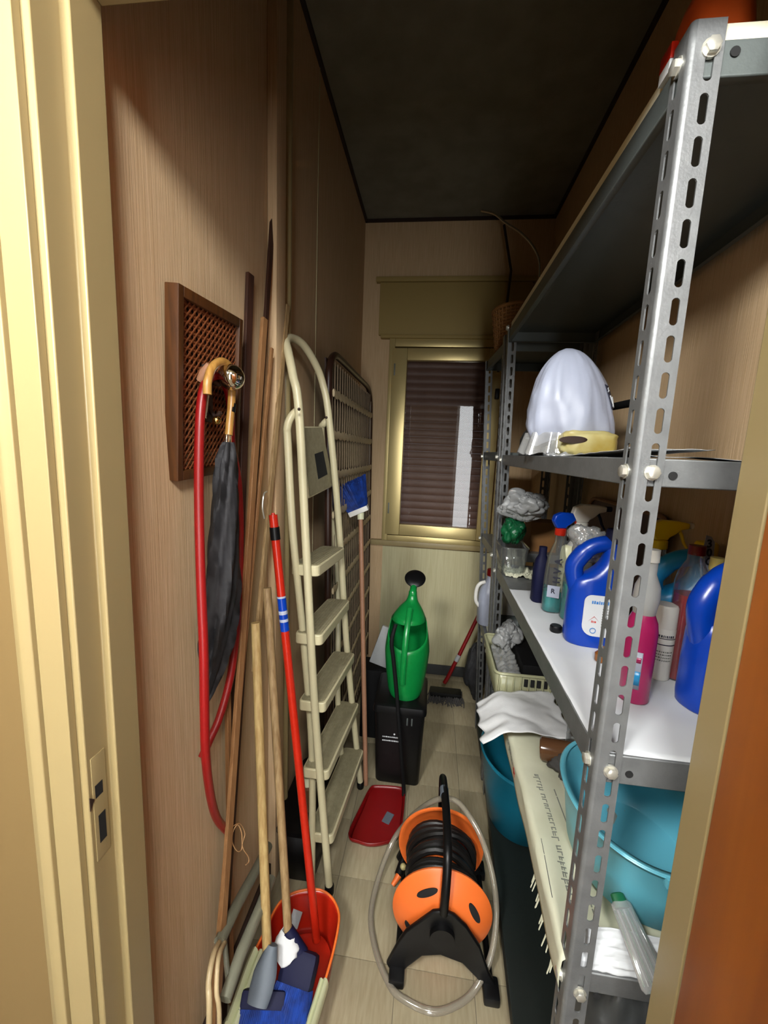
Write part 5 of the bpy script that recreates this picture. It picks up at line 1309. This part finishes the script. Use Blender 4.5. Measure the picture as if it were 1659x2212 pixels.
def glyphs(u0, u1, v0, v1, m, seed, wd, name='headline'):
    """irregular letter-like strokes: u0 = foot, u1 = head of the line, running along v"""
    R = random.Random(seed); mb = MB(); v = v1
    def bar(ua, ub, va, vb):
        q = [npf(ua, va), npf(ub, va), npf(ub, vb), npf(ua, vb)]
        nr = (q[1] - q[0]).cross(q[3] - q[0]).normalized()
        if abs(nr.z) > 0.3: nr = nr if nr.z > 0 else -nr
        elif nr.x > 0: nr = -nr
        mb.quadbox([p + nr * 0.0012 for p in q] + [p + nr * 0.0016 for p in q])
    H = u1 - u0
    while v > v0:
        w_ = wd * R.uniform(0.7, 1.25); k = R.randrange(5); th = wd * 0.28
        if R.random() < 0.16: v -= wd * 0.8; continue
        top = u1 if R.random() < 0.35 else u0 + H * 0.68
        bar(u0, top, v - th, v)
        if k in (0, 1): bar(u0, u0 + H * 0.66, v - w_, v - w_ + th)
        if k in (0, 2, 4): bar(u0 + H * 0.52, u0 + H * 0.66, v - w_, v)
        if k in (1, 2, 3): bar(u0, u0 + H * 0.14, v - w_, v)
        if k == 4: bar(u0 + H * 0.25, u0 + H * 0.38, v - w_, v)
        v -= w_ + wd * 0.35
    o = mb.build(name, m, np_); o['kind'] = 'stuff'
glyphs(ud + 0.185, ud + 0.125, 0.02, 0.56, 'ink_grey', 1, 0.013)
decal_row(ud + 0.29, ud + 0.30, 0.0, 0.50, 'ink_grey', 2, 0.05, 0.12, 0.004, 'column_rule')
decal_row(ud + 0.03, ud + 0.034, 0.13, 0.30, 'ink_dark', 2, 0.05, 0.12, 0.004, 'column_rule')
glyphs(0.16, 0.10, 0.66, 0.90, 'ink_grey', 3, 0.014)
sv = []
for k in range(10):
    a = 2 * PI * k / 10; r_s = 1.0 if k % 2 == 0 else 0.5
    sv.append((0.12 + 0.055 * r_s * math.cos(a), 0.615 + 0.022 * r_s * math.sin(a)))
MBs = MB().prism([npf(a, b) + Vector((-0.0012, 0, 0)) for a, b in sv], (-0.0004, 0, 0))
lab(MBs.build('red_mark', 'ink_red', np_), 'small red star-like printed mark')
for k in range(9): decal_row(ud + 0.36 + k * 0.022, ud + 0.364 + k * 0.022, 0.22, 0.42, 'ink_grey', 20 + k, 0.006, 0.02, 0.004, 'body_text')
# fringe of torn page edges hanging below the lip
mb = MB(); R = random.Random(3)
for k in range(17):
    v = R.choice((0.03, 0.05, 0.09, 0.115, 0.16, 0.20, 0.25)) + R.uniform(-0.012, 0.012); p = npf(0.0, v); L_ = R.uniform(0.008, 0.020)
    mb.quadbox([p + Vector((0.002, 0, 0.004)), p + Vector((0.002, 0.004, 0.004)), p + Vector((0.003, 0.004, 0.004)), p + Vector((0.003, 0, 0.004)), p + Vector((-L_ * .5, -0.008, -L_)), p + Vector((-L_ * .5, -0.006, -L_)), p + Vector((-L_ * .5 + .001, -0.006, -L_)), p + Vector((-L_ * .5 + .001, -0.008, -L_))])
o = mb.build('torn_fringe', 'newsprint', np_); o['kind'] = 'stuff'
np2 = tag(sheet('photo_page', None, None, 'newsprint_photo', ((0.36, 0.72, S4 + 0.018), (0.50, 0.76, S4 + 0.018), (0.52, 1.0, S4 + 0.022), (0.37, 0.98, S4 + 0.022)), 4, 0.006, 5.5, 20, solid=0.0008), 'grey printed newspaper page lying further back on the fourth shelf', 'newspaper')
# white cloth spread over the shelf edge
zc = S4 + 0.050
def clf(u, v):
    """u across the shelf depth (0 = hanging over the aisle), v along it"""
    x = 0.190 + 0.25 * u; y = 1.085 + 0.012 * u + 0.20 * v + 0.03 * u * (v - .3) + 0.012 * noise.noise(Vector((u * 5, v * 1.5, 7)))
    z = zc - (0.045 * ((0.30 - u) / 0.30) ** 1.5 if u < 0.30 else 0) + 0.013 * abs(noise.noise(Vector((u * 2.1 + v * 1.3, v * 2.0, 0.7)))) + 0.0016 * noise.noise(Vector((u * 9, v * 8, 3)))
    return Vector((x + 0.014 * noise.noise(Vector((v * 6, u * 1.2, 9))), y, z))
tag(MB().grid(clf, 44, 36).build('cloth', 'cloth_white', loc=(0.31, 1.19, S4), solid=0.0016, sharp=80), 'white cotton cloth draped over the front edge of the fourth shelf', 'cloth')
# teal basin
bs = thing('basin', 'large light blue round basin near the upright on the fourth shelf', 'basin', (0.455, 0.79, S4))
BC = Vector((0.452, 0.785, S4 + 0.022))
RB = [(0.0, 0.112, 0.135), (0.004, 0.118, 0.141), (0.07, 0.127, 0.152), (0.125, 0.133, 0.160), (0.135, 0.139, 0.166), (0.139, 0.142, 0.169)]
MB().super(RB, BC, 0, 64, 2.15, 'bottom').build('body', 'teal_plastic', bs, solid=0.003, offset=-1, sharp=60)
def srim(z, rx, ry, e=2.15, n=72):
    return [BC + Vector((rx * math.copysign(abs(math.cos(a)) ** (2 / e), math.cos(a)), ry * math.copysign(abs(math.sin(a)) ** (2 / e), math.sin(a)), z)) for a in [2 * PI * k / n for k in range(n)]]
MB().loft([srim(0.132, 0.140, 0.167), srim(0.137, 0.1425, 0.1695), srim(0.140, 0.140, 0.167), srim(0.139, 0.132, 0.159)], False).build('rim', 'teal_plastic', bs, solid=0.0015)
MB().box(-0.006, 0.006, -0.006, 0.006, -0.012, 0.006, bev=0.002, M=Matrix.Translation(BC + Vector((-0.03, -0.165, 0.133)))).build('notch', 'teal_plastic', bs)
# jar, dark cloth, clear bottle behind
t = thing('jar', 'brown glass jar lying on its side under the white cloth', 'jar', (0.36, 1.06, S4))
JM = Matrix.Translation((0.335, 1.045, S4 + 0.046)) @ Matrix.Rotation(math.radians(82), 4, 'Y') @ Matrix.Rotation(0.3, 4, 'X')
MB().super([(0, .026, .026), (.004, .030, .030), (.075, .030, .030), (.085, .024, .024)], (0, 0, 0), 0, 26, M=JM).build('body', 'brown_glass', t)
MB().super([(.085, .025, .025), (.10, .025, .025)], (0, 0, 0), 0, 26, M=JM).build('lid', 'brown_frame', t)
blob('cloth', 'dark grey crumpled cloth beside the basin on the fourth shelf', 'cloth', 'grey_cloth', (0.43, 1.0, S4 + 0.035), (0.085, 0.045, 0.035), 0.5, 2.4, 8.8, cut=S4 + 0.020)
t = thing('glass_bottle', 'clear ribbed glass bottle standing between cloth and basin', 'bottle', (0.425, 1.03, S4 + 0.02))
pf = [(0, .022, .022), (.003, .026, .026)]
for k in range(6): pf += [(.02 + k * .018, .026, .026), (.026 + k * .018, .0245, .0245), (.032 + k * .018, .026, .026)]
pf += [(.135, .024, .024), (.155, .014, .014), (.172, .013, .013)]
MB().super(pf, (0.425, 1.045, S4 + 0.021), 0, 26).build('body', 'clear_plastic', t)
# translucent crate with a black box inside, wrapped bag on top
cr_ = thing('plastic_crate', 'translucent cream slotted plastic crate at the far end of the fourth shelf', 'crate', (0.36, 1.45, S4))
c0 = [brect(0.262, 0.47, 1.325, 1.60, S4 + 0.002, .02), brect(0.258, 0.474, 1.32, 1.605, S4 + 0.03, .02), brect(0.252, 0.48, 1.312, 1.612, S4 + 0.105, .02)]
MB().loft(c0, 'bottom').build('body', 'crate_plastic', cr_, solid=0.002)
MB().tube(brect(0.250, 0.482, 1.310, 1.614, S4 + 0.105, .02), 0.005, 8, closed=True).build('rim', 'crate_plastic', cr_)
for k in range(6):
    x = 0.345 + k * 0.021
    MB().box(x, x + 0.013, 1.3085, 1.3125, S4 + 0.066, S4 + 0.092, bev=0.0015).build('slot', 'black_hole', cr_)
for k in range(9):
    x = 0.262 + k * 0.024
    MB().box(x, x + 0.003, 1.307, 1.316, S4 + 0.012, S4 + 0.10, bev=0.001).build('rib', 'crate_plastic', cr_)
tag(MB().box(0.345, 0.455, 1.345, 1.56, S4 + 0.006, S4 + 0.125, bev=0.006).build('box', 'black_soft', loc=(0.40, 1.45, S4)), 'matt black box standing inside the translucent crate', 'box')
blob('plastic_bag', 'crumpled clear grey bag bunched on top of the translucent crate', 'bag', 'grey_bag', (0.322, 1.53, S4 + 0.145), (0.050, 0.06, 0.052), 0.60, 2.2, 12.1, cut=S4 + 0.09, n=72)
tag(MB().grid(lambda u, v: Vector((0.268 + 0.07 * u, 1.325 + 0.24 * v, S4 + 0.075 + 0.03 * abs(noise.noise(Vector((u * 3, v * 9, 2)))) + 0.02 * u)), 14, 40).build('film_wrap', 'film', loc=(0.30, 1.44, S4 + 0.07), solid=0.001, sharp=80), 'crinkled clear film lying in the front of the translucent crate', 'film')
# paper bag, brush pack and papers at the near end
sheet('paper_bag', 'crumpled white paper bag at the near end of the fourth shelf', 'bag', 'paper_white', ((0.285, 0.587, S4 + 0.0015), (0.50, 0.588, S4 + 0.0015), (0.50, 0.612, S4 + 0.050), (0.29, 0.616, S4 + 0.055)), 5, 0.010, 4.2, 30)
pk = thing('brush_pack', 'clear pack of green-capped bristles lying in front of the blue basin', 'pack', (0.40, 0.62, S4 + 0.02))
pa, pb_ = W(1338, 1945, Z=S4 + 0.075), W(1398, 2085, Z=S4 + 0.045)
pd = (pb_ - pa).normalized(); PMx = frame_m(pa, pd, Vector((0, 0, 1)).cross(pd))
MB().super([(0, .005, .012), (0.004, .007, .018), (0.10, .008, .026), (0.105, .004, .022)], (0, 0, 0), 0, 24, M=PMx @ Matrix.Rotation(PI / 2, 4, 'Y')).build('wrapper', 'film', pk)
lab(MB().super([(-0.010, .004, .009), (-0.008, .006, .012), (0.010, .0065, .014)], (0, 0, 0), 0, 20, M=PMx @ Matrix.Rotation(PI / 2, 4, 'Y')).build('cap', 'green_dark', pk), 'dark green end cap')
for k in range(7):
    y = -0.0165 + k * 0.0055
    MB().tube([PMx @ Vector((0.012, y, 0.001)), PMx @ Vector((0.098, y * 1.2, 0.001))], 0.0014, 6).build('bristle_stick', 'grey_bag' if k % 2 else 'green_dark', pk)

# ------------------------------------------------------------------ lowest shelf: tub, bags
tb = thing('tub', 'deep teal plastic tub on the lowest shelf under the white cloth', 'tub', (0.43, 1.47, S5))
TC = Vector((0.425, 1.47, S5 + 0.003))
MB().super([(0, .125, .14), (.005, .132, .147), (.15, .155, .175), (.262, .168, .192), (.270, .172, .197)], TC, 0, 64, 2.2, 'bottom').build('body', 'teal_deep', tb, solid=0.003, offset=-1, sharp=60)
MB().tube([TC + Vector((0.172 * math.cos(a), 0.197 * math.sin(a), 0.272)) for a in [2 * PI * k / 64 for k in range(64)]], 0.0045, 8, closed=True).build('rim', 'teal_deep', tb)
tag(MB().super([(0, .05, .06), (0.02, .06, .07), (0.05, .055, .065)], TC + Vector((0.02, -0.05, 0.11)), 0, 24, 3).build('sponge', 'yellow_film', loc=tuple(TC)), 'yellowish sponge lying inside the deep teal tub', 'sponge')
blob('plastic_bag', 'dark grey plastic bag filling the near end of the lowest shelf', 'bag', 'charcoal_bag', (0.44, 0.73, S5 + 0.20), (0.108, 0.10, 0.225), 0.32, 1.8, 15.3, cut=S5 + 0.001, n=64)
# ------------------------------------------------------------------ far unit contents
jg = thing('jug', 'white plastic jug with red cap and handle on the far shelving unit', 'jug', (0.31, 2.0, 0.64))
jb = Vector((0.318, 1.985, 0.641))
MB().super([(0, .050, .055), (.006, .056, .062), (.15, .057, .063), (.19, .045, .05), (.225, .022, .022), (.25, .02, .02)], jb, 0, 36, 2.6).build('body', 'bag_white', jg, sharp=60)
MB().super([(.245, .0225, .0225), (.25, .024, .024), (.275, .023, .023), (.279, .019, .019)], jb, 0, 26).build('cap', 'dark_red_plastic', jg)
MB().tube(cr([jb + Vector(p) for p in ((-0.030, -0.015, .215), (-0.056, -0.02, .205), (-0.070, -0.02, .175), (-0.070, -0.02, .12), (-0.052, -0.015, .09))], 6), 0.009, 12).build('handle', 'white_plastic', jg)
tag(MB().loft([brect(0.33, 0.46, 1.76, 1.95, 0.643, .01), brect(0.325, 0.465, 1.755, 1.955, 0.70, .01)], 'bottom').build('tray', 'dark_steel', loc=(0.40, 1.85, 0.64), solid=0.003), 'shallow dark grey tray beside the white jug on the far unit', 'tray')
sheet('wrapping_paper', 'folded beige paper hanging below the tray on the far unit', 'paper', 'newsprint', ((0.300, 1.74, 0.6425), (0.34, 1.74, 0.6425), (0.34, 1.96, 0.6435), (0.302, 1.96, 0.6435)), 5, 0.012, 6.6, 14)
t = thing('storage_tub', 'grey lidded storage tub on the far unit below the cardboard box', 'tub', (0.44, 1.9, 0.64))
MB().loft([brect(0.385, 0.55, 1.97, 2.07, 0.642, .015), brect(0.38, 0.555, 1.965, 2.075, 0.80, .015)], True).build('body', 'milky_plastic', t)
MB().loft([brect(0.377, 0.558, 1.962, 2.078, 0.798, .015), brect(0.377, 0.558, 1.962, 2.078, 0.815, .015)]).build('lid', 'grey_bag', t)
blob('sack', 'tan paper sack on the lowest shelf of the far unit', 'sack', 'newsprint', (0.40, 1.975, S5 + 0.16), (0.075, 0.085, 0.17), 0.28, 1.7, 21.0, cut=S5 + 0.001)
blob('cloth_bag', 'black bundled cloth on the lowest shelf of the far unit', 'bag', 'black_cloth', (0.43, 1.785, S5 + 0.15), (0.07, 0.06, 0.16), 0.35, 1.7, 24.0, cut=S5 + 0.001)
